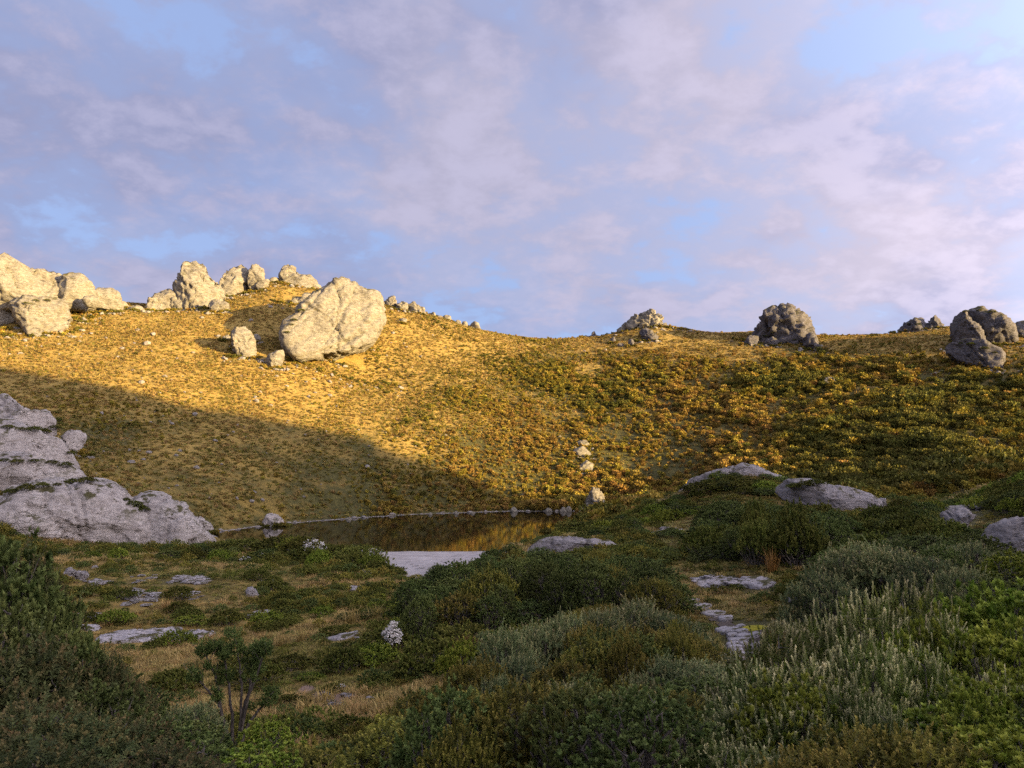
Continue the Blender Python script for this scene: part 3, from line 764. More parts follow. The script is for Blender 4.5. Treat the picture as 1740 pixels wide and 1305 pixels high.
# ---- by the water
rock('lit pointed boulder standing at the far edge of the lake', [(993, 858), (999, 841), (1008, 829), (1015, 831), (1024, 838), (1029, 848), (1034, 856), (1034, 867), (1020, 872), (998, 871)], 171.5, 3.2, 5, 81, amp=0.09, ledge=0.02, strata=(1, 0, 0.4))
rock('lit boulder amid scrub on the slope above the lake boulder', [(981, 803), (983, 793), (997, 782), (1008, 789), (1006, 800), (993, 805)], None, 2.0, 4, 82)
rock('rounded pale rock above the lit boulder in the scrub', [(972, 772), (977, 763), (993, 759), (1005, 769), (1003, 778), (987, 780)], None, 2.0, 4, 83)
rock('topmost pale rock of the column of rocks above the lake', [(977, 756), (981, 750), (995, 748), (1003, 757), (990, 762)], None, 1.6, 4, 84)
for i, (x, y, w, h, lab) in enumerate([(873, 867, 6, 6, 'upright grey stone standing alone at the far waterline'), (932, 867, 6, 4, 'low stone at the far waterline left of the pair'), (957, 866, 6, 5, 'left stone of a pair at the far waterline'), (966, 865, 5, 5.5, 'right stone of a pair at the far waterline'),
        (1037, 861, 5, 6, 'small lit stone at the right foot of the lake boulder'), (992, 866, 4, 4, 'small stone at the left foot of the lake boulder'), (973, 836, 7, 5, 'lit stone on the bank left of the lake boulder'), (891, 842, 6, 5, 'stone on the dark bank above the upright stone'),
        (804, 872, 4, 4, 'stone at the far waterline near the middle of the lake'), (775, 872, 4, 4, 'stone at the far waterline below thick scrub'), (731, 874, 4, 4, 'stone at the far waterline left of the thick scrub'), (592, 882, 5, 4, 'stone on the left part of the far waterline')]):
    rock(lab, [(x - w, y + h * .7), (x - w * .9, y - h * .1), (x - w * .3, y - h), (x + w * .5, y - h * .8), (x + w, y), (x + w, y + h * .7), (x, y + h)], None, None, 3, 90 + i, name='stone', cat='stone', drop=1)
rock('pale boulder on the left shore with its reflection in the water', [(446, 889), (452, 876), (462, 872), (473, 874), (481, 882), (485, 893), (467, 899)], None, 2.6, 4, 103, mat=M_CLIFF)
# ---- crag by the left shore
rock('upper shelf of the grey crag at the left edge', [(-45, 668), (0, 669), (13, 672), (20, 680), (35, 692), (50, 700), (77, 700), (88, 710), (82, 723), (60, 729), (30, 728), (-40, 725)], 128, 7, 5, 111, lean=(0.0, 0.55), mat=M_CLIFF, name='crag', cat='crag', ledge=0.035, strata=(0.2, 0, 1), drop=4)
rock('broad grey face of rock under the upper shelf at the left edge', [(-45, 715), (0, 711), (27, 716), (57, 727), (83, 740), (103, 747), (115, 763), (123, 777), (113, 789), (90, 788), (50, 783), (-40, 782)], 120, 9, 5, 112, lean=(0.0, 0.55), mat=M_CLIFF, name='crag', cat='crag', amp=0.036, ledge=0.015, drop=4)
rock('squarish grey boulder right of the broad grey face', [(107, 741), (117, 733), (137, 731), (147, 743), (141, 756), (124, 775), (115, 762)], None, 2.6, 4, 113, mat=M_CLIFF, amp=0.1)
rock('layered middle slab of the grey crag, above the big face by the lake', [(-50, 775), (0, 770), (40, 771), (67, 782), (97, 785), (123, 793), (140, 804), (150, 816), (127, 823), (87, 826), (50, 829), (17, 836), (-45, 842)], 109, 8, 5, 114, lean=(0.0, 0.55), mat=M_CLIFF, name='crag', cat='crag', amp=0.036, ledge=0.03, strata=(0.25, 0, 1), drop=6)
rock('massive grey cracked rock face by the left end of the lake', [(-60, 868), (-10, 853), (13, 843), (20, 833), (50, 826), (83, 822), (110, 823), (147, 819), (187, 824), (207, 836), (220, 852), (242, 857), (258, 872), (272, 907), (262, 930), (200, 946), (133, 944), (70, 938), (-50, 930)], 99, 10, 6, 115, lean=(0.0, 0.55), mat=M_CLIFF, name='crag', cat='crag', amp=0.036, ledge=0.02, strata=(0.3, 0, 1), fine=0.025, sq=5.0, facets=5, drop=6)
rock('right end of the grey rock face dipping into the lake', [(215, 868), (228, 846), (250, 840), (272, 840), (296, 848), (315, 862), (328, 878), (340, 894), (360, 908), (352, 919), (317, 934), (283, 944), (235, 942)], 102, 7.5, 5, 116, lean=(0.0, 0.55), mat=M_CLIFF, name='crag', cat='crag', amp=0.06, ledge=0.02, strata=(-0.3, 0, 1), drop=5, facets=4, sq=5.0)
rock('low ribs of rock where the crag meets the shore', [(332, 884), (340, 879), (352, 887), (362, 897), (358, 904), (343, 901)], 124, 2.0, 4, 117, mat=M_CLIFF, amp=0.1)
# ---- knoll and near slabs
rock('long grey slab of rock behind the dark thicket near the lake', [(876, 940), (893, 927), (910, 917), (930, 911), (950, 912), (980, 914), (1010, 916), (1037, 919), (1053, 929), (1072, 933), (1074, 946), (1047, 956), (1010, 958), (963, 958), (905, 953)], 60, 3.2, 5, 121, mat=M_SLAB, name='rock_slab', cat='rock slab', amp=0.05, ledge=0.02, strata=(0.15, 0.2, 1), fine=0.025, sq=2.5)
rock('smooth domed slab on top of the grassy knoll', [(1149, 838), (1166, 817), (1192, 804), (1218, 798), (1247, 790), (1262, 786), (1288, 790), (1310, 802), (1338, 811), (1330, 832), (1250, 842), (1180, 846)], 97, 3.8, 5, 122, mat=M_SLAB, name='rock_slab', cat='rock slab', amp=0.04, facets=8, sq=2.3)
rock('dark overhanging slab right of the domed slab on the knoll', [(1315, 829), (1339, 814), (1365, 814), (1391, 818), (1405, 827), (1431, 827), (1453, 833), (1483, 843), (1499, 854), (1483, 866), (1460, 872), (1453, 883), (1424, 886), (1409, 876), (1394, 855), (1380, 851), (1354, 855), (1327, 848)], 64, 3.0, 5, 123, mat=M_SLAB, name='rock_slab', cat='rock slab', amp=0.05, ledge=0.015, facets=10, sq=3)
rock('small block at the right tip of the overhanging slab', [(1491, 849), (1494, 845), (1505, 847), (1508, 858), (1498, 862)], 64, 0.5, 3, 124, mat=M_SLAB)
rock('upright pitted grey boulder among shrubs on the right', [(1593, 884), (1596, 874), (1604, 866), (1622, 860), (1641, 862), (1660, 878), (1648, 889), (1637, 911), (1615, 918), (1598, 912)], 46, 1.3, 5, 125, mat=M_SLAB, amp=0.07, facets=10)
rock('large grey boulder cut by the right edge', [(1668, 930), (1679, 902), (1703, 890), (1740, 881), (1790, 879), (1800, 945), (1740, 952), (1690, 956), (1672, 945)], 35, 1.6, 5, 126, mat=M_SLAB, amp=0.05, ledge=0.02, facets=10)
rock('small flat stone on the grass between knoll and lake', [(1099, 886), (1106, 881), (1116, 880), (1123, 883), (1120, 887), (1106, 889)], None, 0.5, 3, 127, mat=M_SLAB, name='stone', cat='stone')
rock('grey boulder split in two at the left of the grassy flat', [(109, 983), (110, 973), (117, 968), (128, 972), (147, 970), (151, 978), (146, 984), (133, 989), (117, 988)], None, 1.1, 5, 128, mat=M_SLAB, amp=0.13)
rock('small grey boulder near the green heath behind the split boulder', [(154, 966), (157, 962), (164, 961), (167, 965), (160, 968)], None, 0.4, 3, 129, mat=M_SLAB, name='stone', cat='stone')
rock('grey sloping stone beside a green cushion shrub on the flat', [(417, 1004), (421, 998), (430, 997), (437, 1008), (446, 1018), (432, 1018), (420, 1015)], None, 0.8, 4, 130, mat=M_SLAB)
rock('rounded grey stone right of the sloping stone on the flat', [(470, 996), (472, 991), (480, 989), (484, 994), (480, 998)], None, 0.4, 3, 131, mat=M_SLAB, name='stone', cat='stone')

def in_rock(x, y, k=0.62):
    out = np.zeros(len(x), bool)
    for rx, ry, rw, rd in ROCKS:
        az = math.atan2(rx, ry); dx = x - rx; dy = y - ry
        a = dx * math.cos(az) - dy * math.sin(az); b = dx * math.sin(az) + dy * math.cos(az)
        out |= (np.abs(a) < rw * k) & (b < rd * k) & (b > -rd * 0.45)
    return out


FLAT_AT = []
def on_flat(x, y):
    out = np.zeros(len(x), bool)
    for fx, fy, fr in FLAT_AT:
        out |= (np.abs(x - fx) < fr * 1.15) & (y - fy < fr * 1.1) & (y - fy > -fr - np.clip(0.035 * fy, 0.3, 1.8))
    return out

# plants rooted on ledges of the rocks
def on_rock(px, py):
    bpy.context.view_layer.update()
    o = Vector((0, 0, CAM_Z)); d = (Vector(P(px, py, 100.0)) - o).normalized()
    h = scene.ray_cast(bpy.context.evaluated_depsgraph_get(), o, d)
    return h[1] if h[0] else None
LEDGES = []
for px, py in [(15, 727), (38, 730), (58, 732), (75, 736), (92, 729), (8, 783), (30, 786), (58, 784), (88, 788), (112, 792), (20, 838), (45, 832), (72, 826), (98, 824), (122, 822), (146, 820), (214, 850), (226, 858), (236, 862), (244, 868), (118, 770), (100, 715),
               (1632, 584), (1650, 586), (1672, 594), (1690, 600), (1640, 530), (1664, 528), (1686, 532), (1545, 552), (1560, 552), (1590, 556), (1325, 560), (1312, 566), (1300, 572), (1350, 578), (500, 545), (495, 552), (488, 566), (512, 530), (60, 512), (44, 516), (80, 512), (1366, 826), (1385, 822), (1350, 828)]:
    q = on_rock(px, py)
    if q is not None: LEDGES.append((px, py, q.copy()))
# ------------------------------------------------------------------ foliage
def mat_leaf(name, dark, mid, light, tip=None, tip_amt=0.0, rough=0.65, var=0.25, trans=0.25, spec=0.12):
    m = bpy.data.materials.new(name); m.use_nodes = True
    nt = m.node_tree; nt.nodes.clear()
    out = N(nt, 'ShaderNodeOutputMaterial'); b = N(nt, 'ShaderNodeBsdfPrincipled')
    b.inputs['Roughness'].default_value = rough; b.inputs['Specular IOR Level'].default_value = spec
    t = attr(nt, 'tint')
    c = ramp(nt, t, [(0.0, dark), (0.5, mid), (1.0, light)])
    if tip:
        tp = math_n(nt, 'POWER', attr(nt, 'tip'), 1.5)
        c = mixc(nt, math_n(nt, 'MULTIPLY', tp, tip_amt), c, tip)
    oi = N(nt, 'ShaderNodeObjectInfo')
    hsv = N(nt, 'ShaderNodeHueSaturation')
    hsv.inputs['Hue'].default_value = 0.5
    r = oi.outputs['Random']
    nt.links.new(math_n(nt, 'ADD', 0.5 - 0.012 - 0.02 * var, math_n(nt, 'MULTIPLY', r, 0.024 + 0.04 * var)), hsv.inputs['Hue'])
    r2 = math_n(nt, 'FRACT', math_n(nt, 'MULTIPLY', r, 7.31))
    nt.links.new(math_n(nt, 'ADD', 1.0 - var, math_n(nt, 'MULTIPLY', r2, 2 * var)), hsv.inputs['Value'])
    nt.links.new(c, hsv.inputs['Color'])
    nt.links.new(hsv.outputs[0], b.inputs['Base Color'])
    if trans > 0:
        tr = N(nt, 'ShaderNodeBsdfTranslucent'); nt.links.new(hsv.outputs[0], tr.inputs['Color'])
        mx = N(nt, 'ShaderNodeMixShader'); mx.inputs[0].default_value = trans
        nt.links.new(b.outputs[0], mx.inputs[1]); nt.links.new(tr.outputs[0], mx.inputs[2])
        nt.links.new(mx.outputs[0], out.inputs[0])
    else:
        nt.links.new(b.outputs[0], out.inputs[0])
    return m

def mat_bark(name, a, b2):
    m, nt, b = new_mat(name)
    v = objvec(nt); n = noise(nt, mapping(nt, v, scale=(1, 1, .25)), 22, 4, .6)
    nt.links.new(ramp(nt, n, [(.35, a), (.65, b2)]), b.inputs['Base Color']); bump(nt, n, .6, .01, b)
    return m

M_BARK = mat_bark('grey_bark', (0.05, 0.042, 0.036), (0.17, 0.15, 0.13))
L_DARK = mat_leaf('leaf_dark', (0.014, 0.021, 0.006), (0.072, 0.104, 0.026), (0.230, 0.290, 0.078), (0.300, 0.340, 0.110), 0.5)
L_CANDLE = mat_leaf('leaf_candle', (0.022, 0.036, 0.006), (0.080, 0.115, 0.020), (0.200, 0.240, 0.050), (0.740, 0.680, 0.370), 1.0, rough=0.6)
L_BRIGHT = mat_leaf('leaf_bright', (0.022, 0.038, 0.005), (0.110, 0.165, 0.018), (0.285, 0.360, 0.045), (0.400, 0.430, 0.075), 0.7, rough=0.55)
L_GREY = mat_leaf('leaf_greygreen', (0.024, 0.034, 0.013), (0.105, 0.136, 0.052), (0.265, 0.310, 0.125), (0.500, 0.420, 0.200), 0.75, rough=0.6)
L_OLIVE = mat_leaf('leaf_olive', (0.020, 0.021, 0.004), (0.110, 0.112, 0.017), (0.290, 0.272, 0.042), (0.480, 0.380, 0.095), 0.7)
L_BRONZE = mat_leaf('leaf_bronze', (0.020, 0.028, 0.010), (0.080, 0.100, 0.036), (0.160, 0.180, 0.065), (0.300, 0.170, 0.075), 0.5)
L_RUST = mat_leaf('leaf_rust', (0.030, 0.030, 0.008), (0.120, 0.110, 0.026), (0.210, 0.170, 0.045), (0.420, 0.160, 0.070), 0.6)
L_HEATH = mat_leaf('leaf_heath', (0.018, 0.023, 0.005), (0.085, 0.104, 0.018), (0.215, 0.240, 0.042), (0.320, 0.290, 0.075), 0.5)
L_HILLG = mat_leaf('leaf_hill_gold', (0.100, 0.085, 0.014), (0.250, 0.195, 0.032), (0.390, 0.295, 0.055), None, 0, var=0.3, spec=0.08, trans=.15)
L_HILLO = mat_leaf('leaf_hill_orange', (0.100, 0.068, 0.018), (0.265, 0.180, 0.044), (0.410, 0.275, 0.072), None, 0, var=0.3, spec=0.08, trans=.15)
L_HILLD = mat_leaf('leaf_hill_green', (0.042, 0.045, 0.010), (0.115, 0.112, 0.024), (0.215, 0.200, 0.042), None, 0, var=0.3, spec=0.08, trans=.15)
L_WHITE = mat_leaf('white_blossom', (0.45, 0.43, 0.38), (0.66, 0.64, 0.60), (0.80, 0.78, 0.74), None, 0, var=0.08, rough=0.7)
L_SEDGE = mat_leaf('sedge_blades', (0.170, 0.120, 0.036), (0.330, 0.232, 0.072), (0.470, 0.340, 0.130), None, 0, var=0.3, rough=0.6, spec=0.2)
L_SEDGEG = mat_leaf('sedge_green', (0.080, 0.078, 0.018), (0.185, 0.165, 0.036), (0.310, 0.260, 0.075), None, 0, var=0.3, rough=0.6, spec=0.2)
L_ORANGE = mat_leaf('dry_orange_sedge', (0.16, 0.085, 0.02), (0.34, 0.20, 0.05), (0.46, 0.30, 0.10), None, 0, var=0.1, rough=0.6)
L_MOSS = mat_leaf('yellow_moss', (0.20, 0.19, 0.02), (0.36, 0.34, 0.03), (0.50, 0.46, 0.05), None, 0, var=0.05, rough=0.8)

def unit(v):
    return v / np.maximum(np.linalg.norm(v, axis=-1, keepdims=True), 1e-9)

def leaf_mesh(o, d, up, ln, wd, tint, tip, fold=0.25):
    """pointed leaves: base, two sides, tip; two triangles each"""
    s = unit(np.cross(d, up)); nn = np.cross(s, d)
    base = o; tipp = o + d * ln[:, None]
    mid = o + d * (ln * 0.45)[:, None] - nn * (wd * fold)[:, None]
    co = np.stack([base, mid - s * (wd / 2)[:, None] + nn * (wd * fold * 2)[:, None], tipp, mid + s * (wd / 2)[:, None] + nn * (wd * fold * 2)[:, None]], 1).reshape(-1, 3)
    n = len(o); a = np.arange(n) * 4
    f = np.concatenate([np.stack([a, a + 2, a + 1], 1), np.stack([a, a + 3, a + 2], 1)])
    return co, f, np.repeat(tint, 4), np.repeat(tip, 4)

def crown_points(r, lobes, S, low=-0.35):
    """points and outward directions over a union of ellipsoids (cx, cy, cz, rx, ry, rz)"""
    L = np.array(lobes, float); area = (L[:, 3] * L[:, 4] + L[:, 3] * L[:, 5] + L[:, 4] * L[:, 5])
    out_p, out_n, out_k = [], [], []
    while sum(len(q) for q in out_p) < S:
        k = r.choice(len(L), S * 2, p=area / area.sum())
        d = unit(r.normal(size=(S * 2, 3)))
        ok = d[:, 2] > low - 0.3 * r.random(S * 2)
        depth = 1.0 - 0.45 * r.random(S * 2) ** 2.2
        p = L[k, :3] + d * L[k, 3:] * depth[:, None]
        for j in range(len(L)):
            q = np.linalg.norm((p - L[j, :3]) / L[j, 3:], axis=1)
            ok &= (k == j) | (q > 0.72)
        ok &= p[:, 2] > 0.02
        n = unit(d / L[k, 3:])
        out_p.append(p[ok]); out_n.append(n[ok]); out_k.append(k[ok])
    p = np.concatenate(out_p)[:S]; n = np.concatenate(out_n)[:S]
    crown_points.lobe = np.concatenate(out_k)[:S]
    return p, n

def foliage(name, r, lobes, S, n, L, ll, lw, mat, upb=0.7, spread=(75, 25), tipstart=0.0, low=-0.35, jitter=0.35, whorl=False):
    p, nn = crown_points(r, lobes, S, low); lk = r.random(len(lobes))[crown_points.lobe][:, None]
    a = unit(nn * (1 - upb) + np.array([0, 0, 1.0]) * upb + r.normal(0, jitter, (S, 3)))
    Ls = L * r.uniform(0.65, 1.3, S)
    # some shoots grow out beyond the rest and break the outline
    ex = r.random(S) < 0.13; far = np.ptp(p[:, 0]) * r.uniform(0.02, 0.085, S) * ex
    p = p + (nn * 0.45 + np.array([0, 0, 0.65])) * far[:, None]; Ls = Ls * (1 + 0.35 * ex)
    o = p - a * (Ls * 0.5)[:, None]
    t = (np.arange(n) + 0.5) / n
    t = np.broadcast_to(t, (S, n)) if not whorl else np.broadcast_to(0.6 + 0.4 * t, (S, n))
    az = (np.arange(n) * 2.39996)[None] + r.uniform(0, 6.28, (S, 1)) + r.normal(0, 0.25, (S, n))
    e1 = unit(np.cross(a, np.array([0.31, 0.77, 0.55]))); e2 = np.cross(a, e1)
    rad = e1[:, None] * np.cos(az)[..., None] + e2[:, None] * np.sin(az)[..., None]
    phi = np.radians(spread[0] + (spread[1] - spread[0]) * t + r.normal(0, 9, (S, n)))
    d = a[:, None] * np.cos(phi)[..., None] + rad * np.sin(phi)[..., None]
    oo = o[:, None] + a[:, None] * (Ls[:, None] * t)[..., None]
    ln = ll * r.uniform(0.7, 1.25, (S, n)) * (1.0 - 0.25 * t)
    wd = lw * r.uniform(0.75, 1.25, (S, n))
    sh = r.random((S, 1))
    tint = np.clip(0.34 * lk + 0.36 * sh + 0.30 * r.random((S, n)), 0, 1)
    has = (r.random((S, 1)) < 0.78) * r.uniform(0.5, 1.0, (S, 1))
    tip = np.clip((t - tipstart) / max(1 - tipstart, 1e-3), 0, 1) * has
    up = np.broadcast_to(a[:, None], d.shape) + r.normal(0, .1, d.shape)
    co, f, ti, tp = leaf_mesh(oo.reshape(-1, 3), unit(d.reshape(-1, 3)), up.reshape(-1, 3), ln.ravel(), wd.ravel(), tint.ravel(), tip.ravel())
    return mesh_np(name, co, f, mat, False, {'tint': ti, 'tip': tp})

def tube_np(pts, rads, sides=5):
    pts = np.array(pts, float); m = len(pts)
    tg = np.gradient(pts, axis=0); tg = unit(tg)
    e1 = unit(np.cross(tg, np.array([0.23, 0.91, 0.34]))); e2 = np.cross(tg, e1)
    an = np.arange(sides) * 2 * math.pi / sides
    co = (pts[:, None] + (e1[:, None] * np.cos(an)[None, :, None] + e2[:, None] * np.sin(an)[None, :, None]) * np.array(rads)[:, None, None]).reshape(-1, 3)
    i, j = np.meshgrid(np.arange(m - 1), np.arange(sides), indexing='ij')
    a = i * sides + j; b = i * sides + (j + 1) % sides
    f = np.stack([a, b, b + sides, a + sides], -1).reshape(-1, 4)
    return co, f

def join_np(parts):
    co, f, k = [], [], 0
    for c, q in parts:
        co.append(c); f.append(q + k); k += len(c)
    return np.concatenate(co), np.concatenate(f)

def bend(a, b, r, n=6, amt=0.08):
    a = np.array(a, float); b = np.array(b, float); t = np.linspace(0, 1, n)[:, None]
    p = a + (b - a) * t; L = np.linalg.norm(b - a)
    p[:, 2] += (t[:, 0] ** 0.7 - t[:, 0]) * L * 0.25
    p[1:-1] += r.normal(0, amt * L * 0.4, (n - 2, 3))
    return p

def stems(name, r, lobes, thick=0.03, per=3):
    parts = []
    for L in lobes:
        L = np.array(L, float)
        b = np.array([r.normal(0, 0.06), r.normal(0, 0.06), -0.25])
        q = bend(b, L[:3], r); parts.append(tube_np(q, np.linspace(thick, thick * 0.35, len(q))))
        for _ in range(per):
            d = unit(r.normal(size=3) + np.array([0, 0, .6]))
            s = q[r.integers(2, len(q))]
            w = bend(s, L[:3] + d * L[3:] * 0.85, r, 5); parts.append(tube_np(w, np.linspace(thick * 0.4, thick * 0.1, len(w)), 4))
    co, f = join_np(parts)
    return mesh_np(name, co, f, M_BARK, True)

def lobes_dome(r, n, w, h, spread=0.62, size=0.42, base=0.15):
    """lobes of an uneven rounded bush of width w and height h standing on z = 0"""
    out = [(0, 0, h * 0.48, w * 0.36, w * 0.36, h * 0.46)]
    for i in range(n):
        a = i * 2.39996 + r.uniform(-.5, .5); q = math.sqrt((i + 0.6) / n) * spread * w * 0.5
        top = h * (1 - 0.45 * (q / (w * 0.5)) ** 1.6) * r.uniform(0.78, 1.06)
        s = size * w * 0.5 * r.uniform(0.75, 1.25)
        sz = min(s * r.uniform(0.75, 1.1), top * 0.5)
        out.append((math.cos(a) * q, math.sin(a) * q, max(top - sz, sz * 0.8), s, s, sz))
        if base and i % 2 == 0:
            out.append((math.cos(a + .4) * q * 1.25, math.sin(a + .4) * q * 1.25, h * base + s * .3, s * .9, s * .9, h * 0.22))
    return out

# prototypes: (kind) -> list of (foliage mesh, stem mesh, width, height)
PROTO = {}
def proto(kind, count, w, h, fol, lob, thick=0.03, per=3):
    lst = []
    for i in range(count):
        r = np.random.default_rng(abs(hash_s(kind)) % 10000 + i)
        L = lobes_dome(r, **dict(lob, w=w, h=h))
        lst.append((foliage(kind + '_foliage', r, L, **fol), stems(kind + '_stem', r, L, thick, per), w, h))
    PROTO[kind] = lst
def hash_s(s):
    h = 7
    for ch in s: h = (h * 31 + ord(ch)) % 1000003
    return h

proto('candle', 3, 2.0, 1.9, dict(S=906, n=28, L=0.230, ll=0.059, lw=0.024, mat=L_CANDLE, upb=0.74, spread=(74, 10), tipstart=0.2, jitter=0.16), dict(n=20, spread=0.86, size=0.30))
proto('bright', 3, 2.2, 1.9, dict(S=834, n=22, L=0.141, ll=0.092, lw=0.038, mat=L_BRIGHT, upb=0.55, spread=(95, 30), jitter=0.3, whorl=True), dict(n=24, spread=0.88, size=0.26))
proto('dark', 3, 4.0, 3.2, dict(S=1250, n=20, L=0.299, ll=0.161, lw=0.071, mat=L_DARK, upb=0.45, spread=(98, 22), jitter=0.25, whorl=True), dict(n=34, spread=0.88, size=0.23), 0.06, 3)
proto('leafy', 2, 2.2, 2.2, dict(S=1088, n=20, L=0.192, ll=0.087, lw=0.038, mat=L_DARK, upb=0.45, spread=(95, 25), jitter=0.28, whorl=True), dict(n=26, spread=0.88, size=0.25), 0.05, 3)
proto('grey', 3, 2.2, 2.6, dict(S=1088, n=20, L=0.333, ll=0.090, lw=0.028, mat=L_GREY, upb=0.80, spread=(55, 16), tipstart=0.25, jitter=0.2), dict(n=30, spread=0.88, size=0.24))
proto('olive', 3, 2.0, 2.0, dict(S=1015, n=20, L=0.218, ll=0.067, lw=0.031, mat=L_OLIVE, upb=0.7, spread=(75, 25), tipstart=0.25, jitter=0.22), dict(n=26, spread=0.88, size=0.25))
proto('bronze', 2, 2.2, 2.0, dict(S=1088, n=18, L=0.218, ll=0.079, lw=0.036, mat=L_BRONZE, upb=0.5, spread=(85, 30), tipstart=0.25, jitter=0.28), dict(n=28, spread=0.88, size=0.24))
proto('rust', 1, 1.6, 1.2, dict(S=1000, n=16, L=0.13, ll=0.048, lw=0.024, mat=L_RUST, upb=0.55, spread=(80, 30), tipstart=0.3, jitter=0.3), dict(n=18, spread=0.88, size=0.28))
proto('heath', 4, 2.4, 1.1, dict(S=516, n=15, L=0.218, ll=0.121, lw=0.057, mat=L_HEATH, upb=0.5, spread=(95, 25), jitter=0.4, low=-0.1, whorl=True), dict(n=20, spread=1.0, size=0.24, base=0), 0.03, 1)
proto('heathgreen', 2, 2.0, 0.9, dict(S=500, n=14, L=0.17, ll=0.095, lw=0.045, mat=L_BRIGHT, upb=0.5, spread=(95, 30), jitter=0.4, low=-0.1, whorl=True), dict(n=18, spread=1.0, size=0.24, base=0), 0.03, 1)
# blossom sprays for the flowering shrubs
def blossom_mesh(seed, w, h, S, side=None, size=0.05):
    r = np.random.default_rng(seed)
    L = lobes_dome(r, 10, w, h, 0.8, 0.4, 0)
    p, nn = crown_points(r, L, S * 3, 0.0)
    if side is not None:
        p2 = p[(p[:, 0] / (w * 0.5) * side[0] + (p[:, 2] / h - 0.5) * side[1] + 0.35 * fbm(p * 2.2, 2, seed=seed)) > side[2]]
        p = p2
    p = p[:S]; nn = unit(r.normal(size=(len(p), 3)) + np.array([0, 0, .8]))
    k = 7
    o = np.repeat(p, k, 0) + r.normal(0, size * 0.7, (len(p) * k, 3))
    d = unit(r.normal(size=(len(o), 3)) + np.repeat(nn, k, 0) * 0.7)
    co, f, ti, tp = leaf_mesh(o, d, unit(r.normal(size=(len(o), 3))), np.full(len(o), size * 1.5), np.full(len(o), size * 1.1), r.random(len(o)), r.random(len(o)))
    return mesh_np('blossom', co, f, L_WHITE, False, {'tint': ti, 'tip': tp})

BUSH_NAME = {'dark': 'dark_shrub', 'leafy': 'leafy_shrub', 'grey': 'grey_green_shrub', 'olive': 'olive_shrub', 'bronze': 'bronze_tipped_shrub', 'bright': 'bright_green_shrub', 'candle': 'pale_tipped_shrub', 'heath': 'heath_bush', 'heathgreen': 'heath_bush', 'rust': 'rust_tipped_shrub'}
_rot = np.random.default_rng(99)
PLANTS = []
def shrub(kind, label, px, top, Y, width, cat='shrub', group=None, name='shrub', blossom=None, var=None, rot=None, hmin=0.35, tree=False):
    """a bush standing on the ground at depth Y whose crown reaches up to the line of sight through (px, top)"""
    q = P(px, top, Y); g = Hs(q[0], Y)
    h = max(q[2] - g, hmin)
    lst = PROTO[kind]; k = var if var is not None else int(_rot.integers(len(lst)))
    fm, sm, w0, h0 = lst[k % len(lst)]
    if name == 'shrub': name = BUSH_NAME[kind]
    root = bpy.data.objects.new(name, None); COL.objects.link(root)
    root.empty_display_size = 0.2
    hb = max(h, hmin if h < hmin * 1.2 else 0.0, lst[k % len(lst)][2] and 0.52 * width * min(1.0, h0 / w0 * 1.1))
    root.location = (q[0], Y, q[2] - hb if hb > h else g - 0.04)
    h = hb
    root.rotation_euler = (0, 0, rot if rot is not None else float(_rot.uniform(0, 6.28)))
    sx = width / w0; root.scale = (sx, sx, h / h0 * 0.97)
    fo = link('foliage', fm, root); link('stem', sm, root)
    if blossom is not None:
        bo = link('blossom', blossom, root)
        bo.rotation_euler = (0, 0, -root.rotation_euler[2])
    tag(root, label, cat, group)
    PLANTS.append((q[0], Y, width * 0.5, h))
    return root
# ------------------------------------------------------------------ shrubs around the camera
# right foreground: pale tipped candle shrubs
g = 'pale tipped shrubs filling the right foreground'
for px, top, Y, w, lab in [
    (1335, 1052, 8.6, 1.5, 'pale tipped shrub nearest the stone path, right of the yellow moss'),
    (1405, 1028, 9.0, 1.6, 'pale tipped shrub in the back row, second from the stone path'),
    (1475, 1000, 9.4, 1.6, 'pale tipped shrub in the back row with tall pointed tops'),
    (1545, 985, 10.0, 1.7, 'pale tipped shrub at the top of the row below the large grey green bush'),
    (1380, 1105, 7.4, 1.5, 'pale tipped shrub in the middle of the right foreground thicket'),
    (1300, 1120, 7.8, 1.4, 'pale tipped shrub just below the end of the stone path'),
    (1460, 1075, 7.6, 1.5, 'pale tipped shrub in the middle row beside a bright green patch'),
    (1262, 1185, 6.6, 1.2, 'pale tipped shrub on the lower left edge of the right thicket'),
    (1345, 1185, 6.2, 1.2, 'pale tipped shrub in the lower middle of the right thicket'),
    (1445, 1155, 6.5, 1.2, 'pale tipped shrub above the small leafed green patch'),
    (1215, 1250, 5.8, 1.0, 'pale tipped shrub at the bottom edge near the rust coloured bush'),
    (1310, 1262, 5.4, 1.0, 'pale tipped shrub at the bottom edge of the right thicket'),
    (1555, 1090, 7.8, 1.3, 'brown tipped shrub between two bright green bushes'),
    (1610, 1045, 8.8, 1.2, 'brown and pale tipped shrub under the bright green bush on the right')]:
    shrub('candle', lab, px, top, Y, w, group=g)
# bright yellow green rosette bushes
g = 'bright green bushes on the right'
for px, top, Y, w, lab in [
    (1740, 968, 10.5, 2.4, 'bright yellow green bush at the right edge under the big boulder'),
    (1650, 985, 10.5, 2.2, 'bright green bush right of the pale tipped back row'),
    (1580, 1030, 9.0, 1.2, 'small bright green bush set among pale tipped shrubs'),
    (1700, 1040, 8.4, 1.8, 'bright green bush with a deep shaded hollow below it at the right'),
    (1520, 1060, 8.2, 0.9, 'little bright green clump in the pale tipped thicket'),
    (1730, 1125, 6.6, 1.5, 'bright green bush at the right edge above the bottom corner'),
    (1640, 1180, 6.0, 1.4, 'green bush near the bottom right corner'),
    (1725, 1225, 5.2, 1.4, 'green bush filling the bottom right corner'),
    (1400, 1160, 6.9, 1.3, 'small leafed green bush in the heart of the pale tipped thicket')]:
    shrub('bright', lab, px, top, Y, w, group=g)
